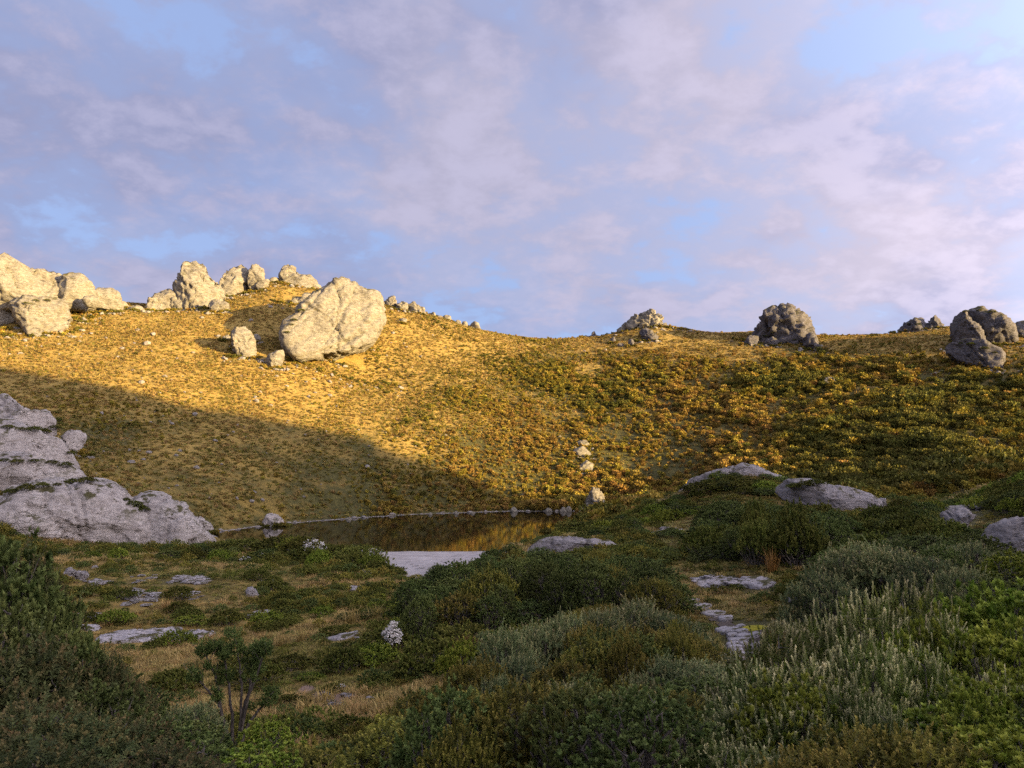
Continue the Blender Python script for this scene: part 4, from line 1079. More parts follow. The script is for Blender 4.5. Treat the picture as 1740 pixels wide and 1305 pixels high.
for px, top, Y, w, lab in [(1460, 1225, 5.2, 1.2, 'yellow green tipped bush at the bottom edge, left of the corner bushes'), (1560, 1215, 5.3, 1.2, 'yellow green tipped bush at the bottom edge beside the corner bushes'), (1390, 1265, 4.8, 1.0, 'low yellow green tipped bush on the bottom edge')]:
    shrub('olive', lab, px, top, Y, w, group='yellow green tipped bushes at the bottom right')
# behind them, on the right
for kind, px, top, Y, w, lab in [
    ('grey', 1462, 912, 27, 3.6, 'large grey green bush in the middle of the right side'),
    ('grey', 1520, 925, 26, 3.0, 'grey green bush leaning right beside the large grey green bush'),
    ('grey', 1400, 965, 25, 2.6, 'lower left part bush of the grey green group on the right'),
    ('grey', 1585, 938, 24, 2.6, 'grey green bush below the upright pitted boulder'),
    ('grey', 1645, 960, 20, 2.2, 'small grey green bush behind the bright green bush'),
    ('dark', 1570, 908, 36, 3.6, 'dark flat topped bush between the pitted boulder and the grey green bush'),
    ('dark', 1650, 905, 33, 3.2, 'dark flat topped bush between the two grey boulders'),
    ('dark', 1520, 868, 56, 5.0, 'dark bush right of the overhanging slab'),
    ('dark', 1570, 880, 50, 4.0, 'dark bush left of the upright pitted boulder'),
    ('bright', 1725, 925, 24, 2.4, 'bright green bush in front of the large boulder at the right edge'),
    ('leafy', 1690, 972, 18, 2.0, 'dark bush below the large boulder at the right edge'),
    ('dark', 1232, 848, 58, 3.6, 'dark tree like bush with a pointed top on the knoll side'),
    ('dark', 1215, 882, 52, 4.2, 'dark bush at the left of the thicket under the knoll slabs'),
    ('dark', 1285, 866, 54, 5.0, 'dark bush in the middle of the thicket under the knoll slabs'),
    ('dark', 1345, 856, 55, 5.0, 'dark bush directly under the overhanging slab'),
    ('dark', 1392, 878, 52, 4.0, 'dark bush at the right of the thicket under the knoll slabs'),
    ('dark', 1300, 905, 47, 5.0, 'dark bush at the front of the thicket under the knoll slabs'),
    ('dark', 1375, 915, 46, 4.6, 'dark bush at the front right of the thicket under the knoll slabs'),
    ('dark', 1225, 925, 46, 4.0, 'dark bush at the front left of the thicket under the knoll slabs'),
    ('dark', 1170, 930, 50, 3.6, 'low dark bush beside the grassy slope under the knoll'),
    ('heath', 1130, 955, 46, 3.2, 'low heath bush behind the stony clearing on the right'),
    ('heath', 1330, 960, 42, 3.0, 'low heath bush at the back of the stony clearing'),
    ('heath', 1400, 945, 42, 3.4, 'low heath bush between the clearing and the grey green group'),
    ('heath', 1232, 998, 36, 2.6, 'round dark cushion bush in the stony clearing'),
    ('heath', 1275, 1008, 35, 1.6, 'small cushion bush right of the round one in the stony clearing'),
    ('heath', 1100, 928, 66, 4.2, 'dark bush right of the long grey slab'),
    ('heath', 1190, 818, 90, 5.0, 'dark heath bush below the domed slab on the left'),
    ('heath', 1245, 812, 90, 6.0, 'dark heath bush under the middle of the domed slab'),
    ('heath', 1300, 820, 88, 5.0, 'dark heath bush under the right end of the domed slab'),
    ('heathgreen', 1110, 868, 98, 5.0, 'green heath bush on the lip above the lake'),
    ('heath', 1060, 876, 96, 6.0, 'dark heath bush on the lip where the lake shore disappears'),
    ('heath', 1000, 886, 92, 6.0, 'dark heath bush at the water below the lip'),
    ('heath', 965, 893, 92, 4.5, 'leftmost dark heath bush overhanging the lit reflection'),
    ('heath', 1030, 892, 86, 4.5, 'dark heath bush in front of the lip bushes above the lake'),
    ('heathgreen', 1170, 922, 62, 4.0, 'light green heath bush at the foot of the grassy slope'),
    ('heathgreen', 1130, 912, 68, 3.4, 'light green cushion bush on the grassy slope under the knoll')]:
    shrub(kind, lab, px, top, Y, w, group='bushes of the right middle ground')
# the dark thicket in the middle
g = 'bushes of the thicket in the middle'
for kind, px, top, Y, w, lab in [
    ('dark', 775, 958, 44, 4.0, 'dark bush at the left end of the middle thicket, beside the beach'),
    ('dark', 835, 945, 45, 4.4, 'dark bush in the back row of the middle thicket, right of the beach'),
    ('dark', 895, 938, 45, 4.4, 'dark bush in front of the left end of the long grey slab'),
    ('dark', 955, 935, 45, 4.4, 'dark bush in front of the middle of the long grey slab'),
    ('dark', 1015, 940, 44, 4.2, 'dark bush in front of the right end of the long grey slab'),
    ('dark', 1075, 944, 43, 4.4, 'dark bush at the right of the back row of the middle thicket'),
    ('dark', 1125, 965, 41, 3.4, 'dark bush at the right end of the middle thicket above the path'),
    ('dark', 735, 1000, 38, 3.6, 'dark bush on the left slope of the middle thicket'),
    ('dark', 800, 990, 38, 3.8, 'dark bush in the left part of the middle thicket'),
    ('dark', 870, 975, 39, 3.8, 'dark bush in the second row of the middle thicket, left of centre'),
    ('dark', 935, 972, 38, 4.0, 'dark bush in the centre of the middle thicket'),
    ('leafy', 1005, 985, 37, 4.0, 'dark bush in the second row of the middle thicket, right of centre'),
    ('dark', 1070, 990, 36, 3.8, 'dark bush in the right part of the middle thicket'),
    ('bright', 715, 1040, 33, 2.6, 'green bush behind the white flower spike'),
    ('bright', 760, 1020, 33, 3.0, 'green bush in the left front of the middle thicket'),
    ('bright', 690, 1018, 38, 2.0, 'small yellow green bush at the left foot of the middle thicket'),
    ('dark', 830, 1030, 32, 3.0, 'dark bush in the front row of the middle thicket, left of the grey green bushes'),
    ('dark', 895, 1022, 32, 3.0, 'dark bush in the front row of the middle thicket behind the grey green bushes'),
    ('heath', 660, 1065, 30, 2.2, 'low olive bush left of the bright cushion bush'),
    ('heath', 730, 1085, 26, 2.4, 'low dark bush under the green bushes of the middle thicket'),
    ('heath', 790, 1060, 29, 2.6, 'low dark bush between the green bushes and the grey green bushes'),
    ('heathgreen', 788, 1088, 24, 1.5, 'bright green cushion bush in front of the middle thicket'),
    ('rust', 795, 1078, 26, 1.6, 'small reddish bush behind the bright green cushion bush')]:
    shrub(kind, lab, px, top, Y, w, group=g)
# the grey green and olive bushes in front of it
g = 'grey green and olive bushes in the centre foreground'
for kind, px, top, Y, w, lab in [
    ('grey', 865, 1060, 18, 2.0, 'grey green bush at the left end of the centre group'),
    ('grey', 920, 1052, 19, 2.0, 'grey green bush second from the left in the centre group'),
    ('grey', 965, 1038, 20, 2.0, 'brown topped grey green bush in the middle of the centre group'),
    ('grey', 1025, 1032, 21, 2.2, 'tall grey green bush right of the brown topped one'),
    ('grey', 1085, 1015, 22, 2.6, 'tallest grey green bush, under the dark thicket on its right side'),
    ('grey', 1140, 1035, 21, 2.2, 'grey green bush left of the stone path'),
    ('olive', 1020, 1075, 16, 2.2, 'olive brown bush in the centre'),
    ('olive', 1085, 1070, 16, 2.0, 'olive bush right of the olive brown one'),
    ('olive', 1150, 1060, 18, 2.0, 'olive bush by the lower end of the stone path'),
    ('grey', 1205, 1120, 15, 2.0, 'low grey green bush in front of the stone path'),
    ('grey', 1140, 1110, 14, 1.8, 'grey green bush in front of the olive bush by the path'),
    ('olive', 960, 1110, 14, 1.8, 'olive bush below the grey green bushes'),
    ('grey', 890, 1110, 14.5, 1.8, 'grey green bush at the front left of the centre group'),
    ('olive', 1060, 1150, 11.5, 1.7, 'dark olive bush with bare inner branches'),
    ('olive', 1140, 1165, 11, 1.6, 'dark olive bush left of the pale tipped thicket'),
    ('leafy', 1190, 1150, 12.5, 2.0, 'dark bush in the hollow below the stone path'),
    ('olive', 815, 1110, 14, 1.7, 'olive bush left of the grey green bushes, above the bottom row'),
    ('olive', 745, 1155, 11.5, 1.7, 'olive bush at the left end of the bottom row'),
    ('olive', 810, 1165, 10.5, 1.6, 'olive bush in the bottom row, second from the left'),
    ('olive', 880, 1180, 9.5, 1.6, 'olive bush in the bottom row at the centre'),
    ('olive', 955, 1185, 9.5, 1.6, 'olive bush in the bottom row right of the centre'),
    ('leafy', 700, 1215, 9.5, 1.6, 'dark bush at the bottom edge beside the grass'),
    ('olive', 770, 1240, 8.2, 1.4, 'olive bush on the bottom edge left of the centre'),
    ('olive', 850, 1245, 7.8, 1.4, 'olive bush on the bottom edge below the centre group'),
    ('olive', 940, 1250, 7.4, 1.4, 'olive bush on the bottom edge at the centre'),
    ('leafy', 1005, 1235, 8.0, 1.5, 'dark bush on the bottom edge left of the rust coloured bush'),
    ('rust', 1100, 1212, 8.0, 1.3, 'rust red tipped bush near the bottom edge'),
    ('rust', 1150, 1225, 7.4, 1.1, 'smaller rust tipped bush touching the pale tipped thicket'),
    ('rust', 1040, 1262, 7.0, 1.0, 'low rust tipped bush on the bottom edge'),
    ('olive', 1130, 1268, 6.4, 1.1, 'olive bush on the bottom edge under the rust red bush')]:
    shrub(kind, lab, px, top, Y, w, group=g)
# the dark bushes at the left edge
g = 'dark bushes along the left edge'
for kind, px, top, Y, w, lab in [
    ('leafy', -5, 893, 13, 2.6, 'tall dark bush at the left edge reaching up to the grey rock face'),
    ('bronze', 40, 918, 13.5, 2.0, 'bronze tipped top of the tall dark bushes at the left edge'),
    ('leafy', 78, 975, 13, 2.0, 'dark bush leaning out over the grassy flat at the left'),
    ('leafy', 20, 1000, 11.5, 2.2, 'dark bush in the deep shade of the left edge'),
    ('leafy', 110, 1085, 11.5, 2.0, 'dark bush in the middle of the left side, below the pale slab'),
    ('bronze', 30, 1072, 10.5, 2.2, 'bronze tipped bush at the left edge, mid height'),
    ('bronze', 165, 1100, 11.5, 1.3, 'bronze tipped bush standing out at the right of the left group'),
    ('leafy', 175, 1155, 10.5, 1.6, 'dark bush at the right foot of the left group'),
    ('bronze', 45, 1180, 8.4, 1.9, 'bronze tipped bush near the bottom left corner'),
    ('bronze', 130, 1195, 8.4, 1.6, 'bronze tipped bush along the bottom left, second from the corner'),
    ('bronze', 220, 1205, 9.0, 1.5, 'bronze tipped bush left of the slender tree'),
    ('bronze', 40, 1245, 6.6, 1.6, 'bronze tipped bush filling the bottom left corner'),
    ('bronze', 280, 1262, 8.2, 1.4, 'low bronze bush on the bottom edge left of the slender tree'),
    ('bright', 425, 1262, 9.5, 1.3, 'green bush on the bottom edge right of the slender tree'),
    ('grey', 320, 1190, 15, 1.6, 'grey green bush behind the slender tree on its left'),
    ('bright', 455, 1220, 13, 1.3, 'small green bush right of the slender tree trunk'),
    ('olive', 505, 1265, 10.5, 1.2, 'olive bush at the bottom edge on the grass'),
    ('leafy', 345, 1235, 11.5, 1.2, 'dark bush at the foot of the slender tree')]:
    shrub(kind, lab, px, top, Y, w, group=g)
# low heath between the flat and the lake
g = 'low heath bushes between the grassy flat and the lake'
_labs = {}
for kind, px, top, Y, w, lab in [
    ('heath', 60, 930, 88, 5, 'low heath bush at the foot of the grey rock face, far left'), ('heath', 110, 928, 88, 5, 'low heath bush at the foot of the grey rock face beside pale ground'), ('heath', 160, 932, 86, 5, 'brownish heath bush below the grey rock face'),
    ('heath', 205, 940, 84, 5, 'low heath bush in front of the rock face, left of the lake'), ('heath', 255, 938, 86, 6, 'dark heath bush in front of the middle of the rock face'), ('heath', 310, 932, 88, 6, 'dark heath bush at the right foot of the rock face'),
    ('heath', 365, 924, 88, 6, 'heath bush where the rock face meets the water'), ('heathgreen', 330, 950, 80, 5, 'greener heath bush in front of the right foot of the rock face'), ('heath', 415, 917, 90, 6, 'dark heath bush against the left part of the lake'),
    ('heathgreen', 380, 938, 82, 5, 'green heath bush before the left part of the lake'), ('heath', 470, 912, 90, 6, 'dark heath bush with pale flower heads against the lake'), ('heathgreen', 500, 914, 88, 5, 'green heath bush left of the white flowering one'),
    ('heath', 460, 940, 80, 5, 'dark heath bush under scattered white flowers'), ('heath', 520, 932, 80, 6, 'dark heath bush below the white flowering one'), ('heath', 575, 925, 84, 4, 'dark heath bush in the dip between two flowering bushes'),
    ('heath', 280, 950, 80, 4, 'low heath bush at the far edge of the grassy flat'), ('heath', 420, 955, 76, 5, 'low heath bush in front of the flowering bushes, on the left'), ('heath', 540, 955, 74, 5, 'low heath bush in front of the flowering bushes, on the right'),
    ('heath', 690, 968, 74, 3, 'small heath bush at the near edge of the gravel beach'), ('heath', 720, 975, 70, 3, 'small dark heath bush where the beach meets the thicket'), ('heath', 665, 972, 72, 3.5, 'heath bush at the left edge of the gravel beach'),
    ('heath', 640, 975, 64, 4, 'dark twiggy heath bush left of the beach'), ('heath', 650, 1000, 52, 4, 'low dark heath bush on the slope below the beach')]:
    shrub(kind, lab, px, top, Y, w, group=g, name='heath_bush')
W1 = blossom_mesh(5, 2.4, 1.0, 130, (1.0, 0.2, 0.30), 0.085)
W2 = blossom_mesh(6, 2.4, 1.0, 110, (0.35, 1.2, 0.42), 0.06)
W3 = blossom_mesh(7, 2.4, 1.0, 46, (0.0, 0.8, 0.18), 0.06)
shrub('heath', 'dark heath bush with a dense white blossom patch on its right side', 515, 911, 84, 5.0, group=g, name='flowering_bush', blossom=W1)
shrub('heath', 'rounded heath bush crowned with off white blossom beside the beach', 612, 928, 80, 6.0, group=g, name='flowering_bush', blossom=W2)
shrub('heath', 'heath bush dotted with white blossom below the dense white patch', 445, 938, 78, 5.0, group=g, name='flowering_bush', blossom=W3)
W4 = blossom_mesh(8, 0.55, 1.7, 150, None, 0.05)
def spike(px, top, Y, w, label, me, h0, w0):
    q = P(px, top, Y); gz = Hs(q[0], Y); h = q[2] - gz
    root = bpy.data.objects.new('flowering_bush', None); COL.objects.link(root); root.location = (q[0], Y, gz - .04)
    root.scale = (w / w0, w / w0, max(h, .3) / h0)
    r = np.random.default_rng(3); L = lobes_dome(r, 5, w0 * .8, h0 * .9, .6, .5, 0)
    link('foliage', foliage('spike_foliage', r, L, 150, 10, .1, .05, .025, L_HEATH), root); link('stem', stems('spike_stem', r, L, .02, 1), root); link('blossom', me, root)
    tag(root, label, 'shrub')
spike(668, 1056, 29, 0.7, 'upright white flower spike at the left foot of the middle thicket', W4, 1.7, .55)

for px, top, Y, w, lab in [(832, 964, 41, 1.2, 'white flower cluster in the back of the middle thicket'), (820, 1050, 31.5, .9, 'small white flower cluster low in the middle thicket'), (876, 1066, 24, 1.0, 'white flower cluster above the grey green bushes'), (568, 1178, 24.4, .8, 'low white flowered cushion on the bare earth')]:
    shrub('heath', lab, px, top, Y, w, name='flowering_bush', blossom=W3 if w > .85 else W2, hmin=.25)
for px, py, q in LEDGES:
    kd = 'heath'; fm, sm, w0, h0 = PROTO[kd][int(_rot.integers(4))]; w = float(_rot.uniform(1.0, 2.4)) * (1.0 if py > 650 else 1.2)
    root = bpy.data.objects.new('heath_bush', None); COL.objects.link(root); root.location = (q.x, q.y, q.z - .15); root.rotation_euler = (0, 0, float(_rot.uniform(0, 6.28))); root.scale = (w / w0, w / w0, w * .38 / h0)
    link('foliage', fm, root); link('stem', sm, root); tag(root, 'heath bush rooted on rock ledges', 'shrub', 'heath bushes rooted on rock ledges')
# scattered low bushes over the flat
_r = np.random.default_rng(12)
n_f = 0
WHERE = [((130, 420), (985, 1065), 'low bush among broken stone on the left of the grassy flat'), ((420, 700), (985, 1065), 'low bush in the middle of the grassy flat'),
         ((230, 480), (1065, 1180), 'low bush on the grass in front of the pale slab'), ((480, 700), (1065, 1180), 'low bush on the grass near the bare earth'), ((480, 700), (1180, 1290), 'low bush in the near grass by the bottom edge')]
for (x0, x1), (y0, y1), lab in WHERE:
    n = {0: 12, 1: 20, 2: 10, 3: 14, 4: 6}[n_f]; n_f += 1
    for i in range(n):
        px = _r.uniform(x0, x1); py = _r.uniform(y0, y1)
        q = hit(px, py)
        if q is None: continue
        kind = 'heath' if _r.random() < .8 else 'heathgreen'
        k = _r.integers(len(PROTO[kind])); fm, sm, w0, h0 = PROTO[kind][k]
        w = _r.uniform(0.7, 2.2) * (0.6 + 0.4 * min(q[1] / 50, 1)); hh = w * _r.uniform(0.22, 0.5)
        root = bpy.data.objects.new('low_bush', None); COL.objects.link(root)
        root.location = (q[0], q[1], Hs(q[0], q[1]) - .03); root.rotation_euler = (0, 0, _r.uniform(0, 6.28)); root.scale = (w / w0, w / w0, hh / h0)
        link('foliage', fm, root); link('stem', sm, root)
        tag(root, lab, 'shrub', lab.replace('low bush', 'low bushes'))

# low bushes and heath over the right middle ground
WHERE = [((1090, 1200), (850, 925), 26, 'low bush on the grassy slope left of the knoll'), ((1180, 1330), (815, 850), 18, 'low bush on top of the knoll under the domed slab'),
         ((1160, 1400), (965, 1060), 20, 'low bush in the stony clearing on the right')]
for (x0, x1), (y0, y1), n, lab in WHERE:
    for i in range(n):
        px = _r.uniform(x0, x1); py = _r.uniform(y0, y1)
        q = hit(px, py)
        if q is None: continue
        kind = ['heath', 'heath', 'dark', 'heathgreen'][_r.integers(4)]
        if 'clearing' in lab: kind = 'heath'
        k = _r.integers(len(PROTO[kind])); fm, sm, w0, h0 = PROTO[kind][k]
        w = _r.uniform(1.2, 3.0) * (0.5 + 0.5 * min(q[1] / 60, 1)); hh = w * _r.uniform(0.3, 0.5)
        if 'clearing' in lab: w *= 0.4; hh = w * 0.3
        if 'grassy slope' in lab: hh = w * .22
        root = bpy.data.objects.new('low_bush', None); COL.objects.link(root)
        root.location = (q[0], q[1], Hs(q[0], q[1]) - .03); root.rotation_euler = (0, 0, _r.uniform(0, 6.28)); root.scale = (w / w0, w / w0, hh / h0)
        link('foliage', fm, root); link('stem', sm, root)
        tag(root, lab, 'shrub', lab.replace('low bush', 'low bushes'))

# ---- the bushes that fill the thickets between those
def fill(kinds, n, region, ceil, hr, wr, label, group, name='shrub'):
    """bushes rooted inside an outline of the photograph, none reaching above the line ceil"""
    poly = np.array(region, float); cx = np.array(ceil, float); done = 0; taken = []
    for _ in range(n * 14):
        if done >= n: break
        px = _r.uniform(poly[:, 0].min(), poly[:, 0].max()); py = _r.uniform(poly[:, 1].min(), poly[:, 1].max())
        ins = False
        for i in range(len(poly)):
            a, b = poly[i], poly[(i + 1) % len(poly)]
            if (a[1] > py) != (b[1] > py) and px < a[0] + (py - a[1]) / (b[1] - a[1]) * (b[0] - a[0]): ins = not ins
        if not ins: continue
        q = hit(px, min(py, 1500), 2.6)
        if q is None: continue
        h = _r.uniform(*hr); w = _r.uniform(*wr)
        if any(math.hypot(q[0] - t[0], q[1] - t[1]) < 0.42 * (w + t[2]) * .5 * 1.2 for t in taken): continue
        lim = np.interp(px, cx[:, 0], cx[:, 1]) + _r.uniform(-15, 10) * (1 if q[1] < 60 else .3); ztop = P(px, lim, q[1])[2]
        h = min(h, ztop - q[2])
        if h < 0.35: continue
        kind = kinds[int(_r.integers(len(kinds)))]; lst = PROTO[kind]; fm, sm, w0, h0 = lst[int(_r.integers(len(lst)))]
        hb = max(h, 0.5 * w)
        root = bpy.data.objects.new(BUSH_NAME[kind] if name == 'shrub' else name, None); COL.objects.link(root); root.location = (q[0], q[1], q[2] + h - hb - .03)
        root.rotation_euler = (0, 0, _r.uniform(0, 6.28)); root.scale = (w / w0, w / w0, hb / h0)
        link('foliage', fm, root); link('stem', sm, root)
        adj = {'dark': 'dark', 'leafy': 'dark leafy', 'grey': 'grey green', 'olive': 'olive', 'bronze': 'bronze tipped', 'bright': 'bright green', 'candle': 'pale tipped', 'heath': 'dark low', 'heathgreen': 'green low', 'rust': 'rust tipped'}[kind]
        lab = adj + ' ' + label
        tag(root, lab, 'shrub', lab.replace('bush', 'bushes', 1)); PLANTS.append((q[0], q[1], w * .5, h)); taken.append((q[0], q[1], w)); done += 1
fill(['dark', 'dark', 'dark', 'leafy', 'olive'], 70, [(690, 1000), (760, 965), (850, 950), (1080, 955), (1150, 985), (1160, 1015), (1130, 1080), (950, 1060), (840, 1080), (700, 1095)],
     [(680, 1010), (740, 975), (800, 950), (880, 942), (1060, 944), (1120, 962), (1160, 1000)], (1.4, 2.9), (1.5, 2.8), 'bush inside the middle thicket', '')
fill(['dark', 'dark', 'leafy', 'heath'], 42, [(1170, 900), (1225, 862), (1300, 868), (1420, 880), (1430, 940), (1400, 965), (1260, 965), (1170, 950)], [(1160, 910), (1225, 850), (1300, 862), (1430, 868)], (1.6, 3.2), (2.0, 3.4), 'bush inside the thicket below the knoll', '')
fill(['dark', 'grey', 'grey', 'leafy', 'heath'], 46, [(1400, 960), (1450, 930), (1540, 905), (1680, 960), (1740, 960), (1740, 1010), (1600, 1020), (1440, 1040), (1380, 1010)], [(1380, 980), (1460, 918), (1540, 915), (1600, 915), (1660, 925), (1740, 958)], (1.0, 2.2), (1.6, 2.8), 'bush in the thicket between clearing and right edge', '')
fill(['heath', 'dark', 'leafy', 'heath'], 46, [(1480, 880), (1560, 868), (1600, 880), (1600, 900), (1660, 920), (1690, 945), (1540, 935), (1460, 905)], [(1470, 875), (1560, 872), (1600, 898), (1660, 900), (1690, 945)], (1.0, 2.4), (2.0, 3.6), 'bush around the pitted boulder', '')
fill(['grey', 'grey', 'olive', 'olive', 'leafy'], 60, [(830, 1090), (900, 1060), (1060, 1050), (1200, 1080), (1220, 1190), (1130, 1260), (900, 1200), (820, 1150)], [(820, 1085), (900, 1058), (990, 1040), (1080, 1025), (1140, 1040), (1200, 1105), (1240, 1150)], (0.9, 1.9), (1.0, 1.9), 'bush inside the centre foreground', '')
fill(['olive', 'olive', 'leafy', 'grey', 'leafy'], 44, [(660, 1240), (740, 1165), (850, 1160), (1150, 1200), (1200, 1300), (1200, 1420), (640, 1420)], [(640, 1255), (720, 1170), (800, 1130), (900, 1150), (1100, 1170), (1200, 1200)], (0.7, 1.5), (0.8, 1.5), 'bush at the bottom centre', '')
fill(['bronze', 'leafy', 'bronze', 'leafy'], 46, [(-60, 960), (60, 960), (140, 1090), (200, 1180), (300, 1250), (330, 1420), (-60, 1420)], [(-60, 893), (40, 918), (90, 975), (130, 1075), (200, 1150), (330, 1260)], (0.9, 2.0), (1.1, 2.0), 'bush in the dark left corner', '')
fill(['candle', 'candle', 'candle', 'bright', 'bright'], 54, [(1230, 1200), (1320, 1090), (1460, 1040), (1600, 1050), (1740, 1050), (1790, 1420), (1200, 1420)], [(1200, 1260), (1330, 1070), (1400, 1045), (1480, 1015), (1600, 1010), (1740, 985)], (0.6, 1.2), (0.7, 1.3), 'bush inside the right foreground', '')
fill(['bright', 'candle', 'leafy', 'dark'], 16, [(1760, 1010), (2150, 1000), (2200, 1500), (1770, 1500)], [(1740, 960), (2200, 960)], (0.8, 1.4), (1.1, 1.8), 'bush past the right edge', '')
fill(['leafy', 'bronze', 'dark'], 12, [(-420, 980), (-60, 960), (-60, 1500), (-460, 1500)], [(-460, 900), (-60, 893)], (1.0, 2.0), (1.3, 2.2), 'bush past the left edge', '')
fill(['heath', 'heath', 'dark', 'heathgreen'], 80, [(40, 945), (250, 945), (350, 928), (520, 918), (660, 945), (690, 980), (560, 968), (400, 955), (200, 952), (120, 955)], [(40, 932), (250, 936), (350, 922), (440, 914), (520, 912), (570, 928), (620, 930), (690, 968)], (0.6, 1.6), (1.6, 3.6), 'bush between flat and lake', '', 'heath_bush')
fill(['heath', 'heathgreen', 'dark', 'heath'], 40, [(950, 905), (1060, 880), (1160, 850), (1180, 870), (1080, 912), (1000, 915)], [(950, 893), (1060, 874), (1160, 838)], (0.6, 1.3), (2.0, 4.0), 'bush on the lip above the lake', '', 'heath_bush')
fill(['heath', 'dark', 'heathgreen', 'heath'], 90, [(1500, 870), (1640, 858), (1740, 812), (1800, 800), (1800, 900), (1740, 880), (1640, 862), (1560, 875)], [(1500, 862), (1640, 850), (1740, 803), (1800, 780)], (0.6, 1.6), (1.6, 3.4), 'bush on the slope at the right edge', '', 'heath_bush')

# ------------------------------------------------------------------ the slender tree on the left
def slender_tree():
    Y = 15.0
    base = hit(395, 1278)
    Y = base[1]
    r = np.random.default_rng(41)
    root = bpy.data.objects.new('small_tree', None); COL.objects.link(root)
    b = P(395, 1285, Y); b[2] = Hs(b[0], Y) - 0.05; root.location = b
    def pt(px, py, dy=0.0): return P(px, py, Y + dy) - b
    LIMBS = [([(393, 1285), (385, 1240), (372, 1200), (352, 1172), (330, 1150)], -.25), ([(392, 1285), (378, 1215), (371, 1170), (360, 1130), (345, 1108)], .2), ([(395, 1285), (394, 1220), (389, 1170), (384, 1130), (378, 1100)], .45),
             ([(399, 1285), (410, 1225), (412, 1170), (406, 1125), (402, 1095)], -.1), ([(402, 1285), (425, 1225), (444, 1202), (462, 1178)], .25), ([(400, 1283), (418, 1200), (430, 1160), (446, 1120), (452, 1105)], -.3), ([(410, 1225), (424, 1170), (428, 1130), (430, 1105)], .35)]
    parts = []
    ends = []
    for L, dy in LIMBS:
        q = np.array([pt(x, y, dy * i / (len(L) - 1)) for i, (x, y) in enumerate(L)])
        t = np.linspace(0, len(q) - 1, 12); qq = np.stack([np.interp(t, np.arange(len(q)), q[:, k]) for k in range(3)], 1)
        qq[1:-1] += r.normal(0, .012, (10, 3))
        parts.append(tube_np(qq, np.linspace(.045, .012, 12), 6))
        ends.append(qq)
    twigs = []; lobes = []
    for qq in ends:
        for _ in range(7):
            s = qq[r.integers(6, 12)]
            e = s + unit(np.array([r.normal(0, .6), r.normal(0, .6), .9])) * r.uniform(.18, .42)
            w = bend(s, e, r, 5); twigs.append(tube_np(w, np.linspace(.010, .003, 5), 4))
            if r.random() < .5: lobes.append((*e, *(r.uniform(.09, .16) * np.array([1, 1, .75]))))
        lobes.append((*qq[-1], .15, .15, .12))
        for k in (6, 8, 10):
            e = qq[k] + np.array([r.normal(0, .09), r.normal(0, .12), r.uniform(.02, .14)]); q3 = r.uniform(.06, .12); lobes.append((*e, q3, q3, q3 * .8))
    co, f = join_np(parts); link('trunk', mesh_np('trunk', co, f, mat_bark('slender_bark', (.035, .03, .026), (.12, .105, .09)), True), root)
    co, f = join_np(twigs); link('twig', mesh_np('twig', co, f, M_BARK, True), root)
    link('crown', foliage('crown', r, lobes, 1500, 15, .14, .05, .02, L_DARK, upb=.6, spread=(60, 25), tipstart=.6, low=-.8), root)
    tag(root, 'slender many stemmed small tree with bare lower limbs on the left', 'tree')
slender_tree()
# ------------------------------------------------------------------ loose stone
def stone_mesh(seed, mat, flat=0.6, level=3):
    r = np.random.default_rng(seed); d, f = ico(level)
    co = d * np.array([1.0, r.uniform(.6, .9), flat])
    for _ in range(9):
        n = unit(r.normal(size=3)); k = co @ n; h = k.max() * r.uniform(.6, .9); o = k > h; co[o] -= np.outer((k[o] - h) * .9, n)
    co += vnormals(co, f) * (0.07 * fbm(co * 2.2 + seed, 3, seed=seed) + 0.06 * fbm(co * np.array([4, 4, 8]) + seed, 3, .6, seed, True))[:, None]
    return mesh_np('stone', co, f, mat, False)
STONES = [stone_mesh(200 + i, M_STONE, [.55, .7, .85, .6, .75, .5][i]) for i in range(6)]
FLATS = [stone_mesh(220 + i, M_FLAG, [.22, .28, .18, .25][i]) for i in range(4)]
_s = np.random.default_rng(31)
SEEN = [(138,563,9),(155,568,7),(233,562,7),(250,586,12),(260,570,10),(228,584,6),(317,585,5),(343,541,7),(352,534,6),(425,546,8),(370,573,8),(206,593,8),(328,600,6),(200,608,7),(225,630,6),
  (280,641,8),(240,651,9),(271,668,5),(313,667,5),(341,668,5),(435,683,9),(433,676,6),(487,657,6),(505,622,6),(560,650,8),(560,673,8),(535,668,6),(442,667,6),(525,675,7),(80,674,4),(33,602,8),(5,613,4),
  (533,645,6),(590,654,5),(690,591,6),(668,567,6),(657,605,5),(715,607,6),(757,591,3),(661,628,4),(330,706,10),(292,721,8),(288,717,5),(222,787,13),(251,770,10),(243,782,8),(305,767,8),(298,775,7),
  (219,766,7),(235,767,6),(365,750,9),(333,796,10),(300,826,6),(286,830,4),(372,821,5),(355,847,5),(402,848,7),(431,838,9),(427,853,9),(445,851,7),(412,705,4),(396,735,5),(386,740,5),(172,703,7),(255,718,6),
  (518,740,5),(548,747,4),(470,787,5),(623,797,12),(627,759,5),(502,801,4),(511,832,4),(993,598,6),(1048,630,7),(1034,628,4),(1029,596,6),(1121,609,5),(977,712,5),(1193,727,6),(1068,755,6),(1031,703,4),(1079,671,5),
  (1122,664,6),(1164,735,5),(951,743,6),(952,757,6),(1402,600,6),(1418,618,5),(1463,643,6),(1369,695,4),(100,586,6),(70,590,5),(180,575,5),(300,610,6),(380,615,5),(410,640,5),(470,640,6),(360,640,4),(310,640,4),
  (410,660,4),(460,690,6),(540,710,4),(390,590,5),(520,650,5),(575,625,4),(640,660,4),(600,600,5),(620,610,4),(735,570,4),(700,625,4)]
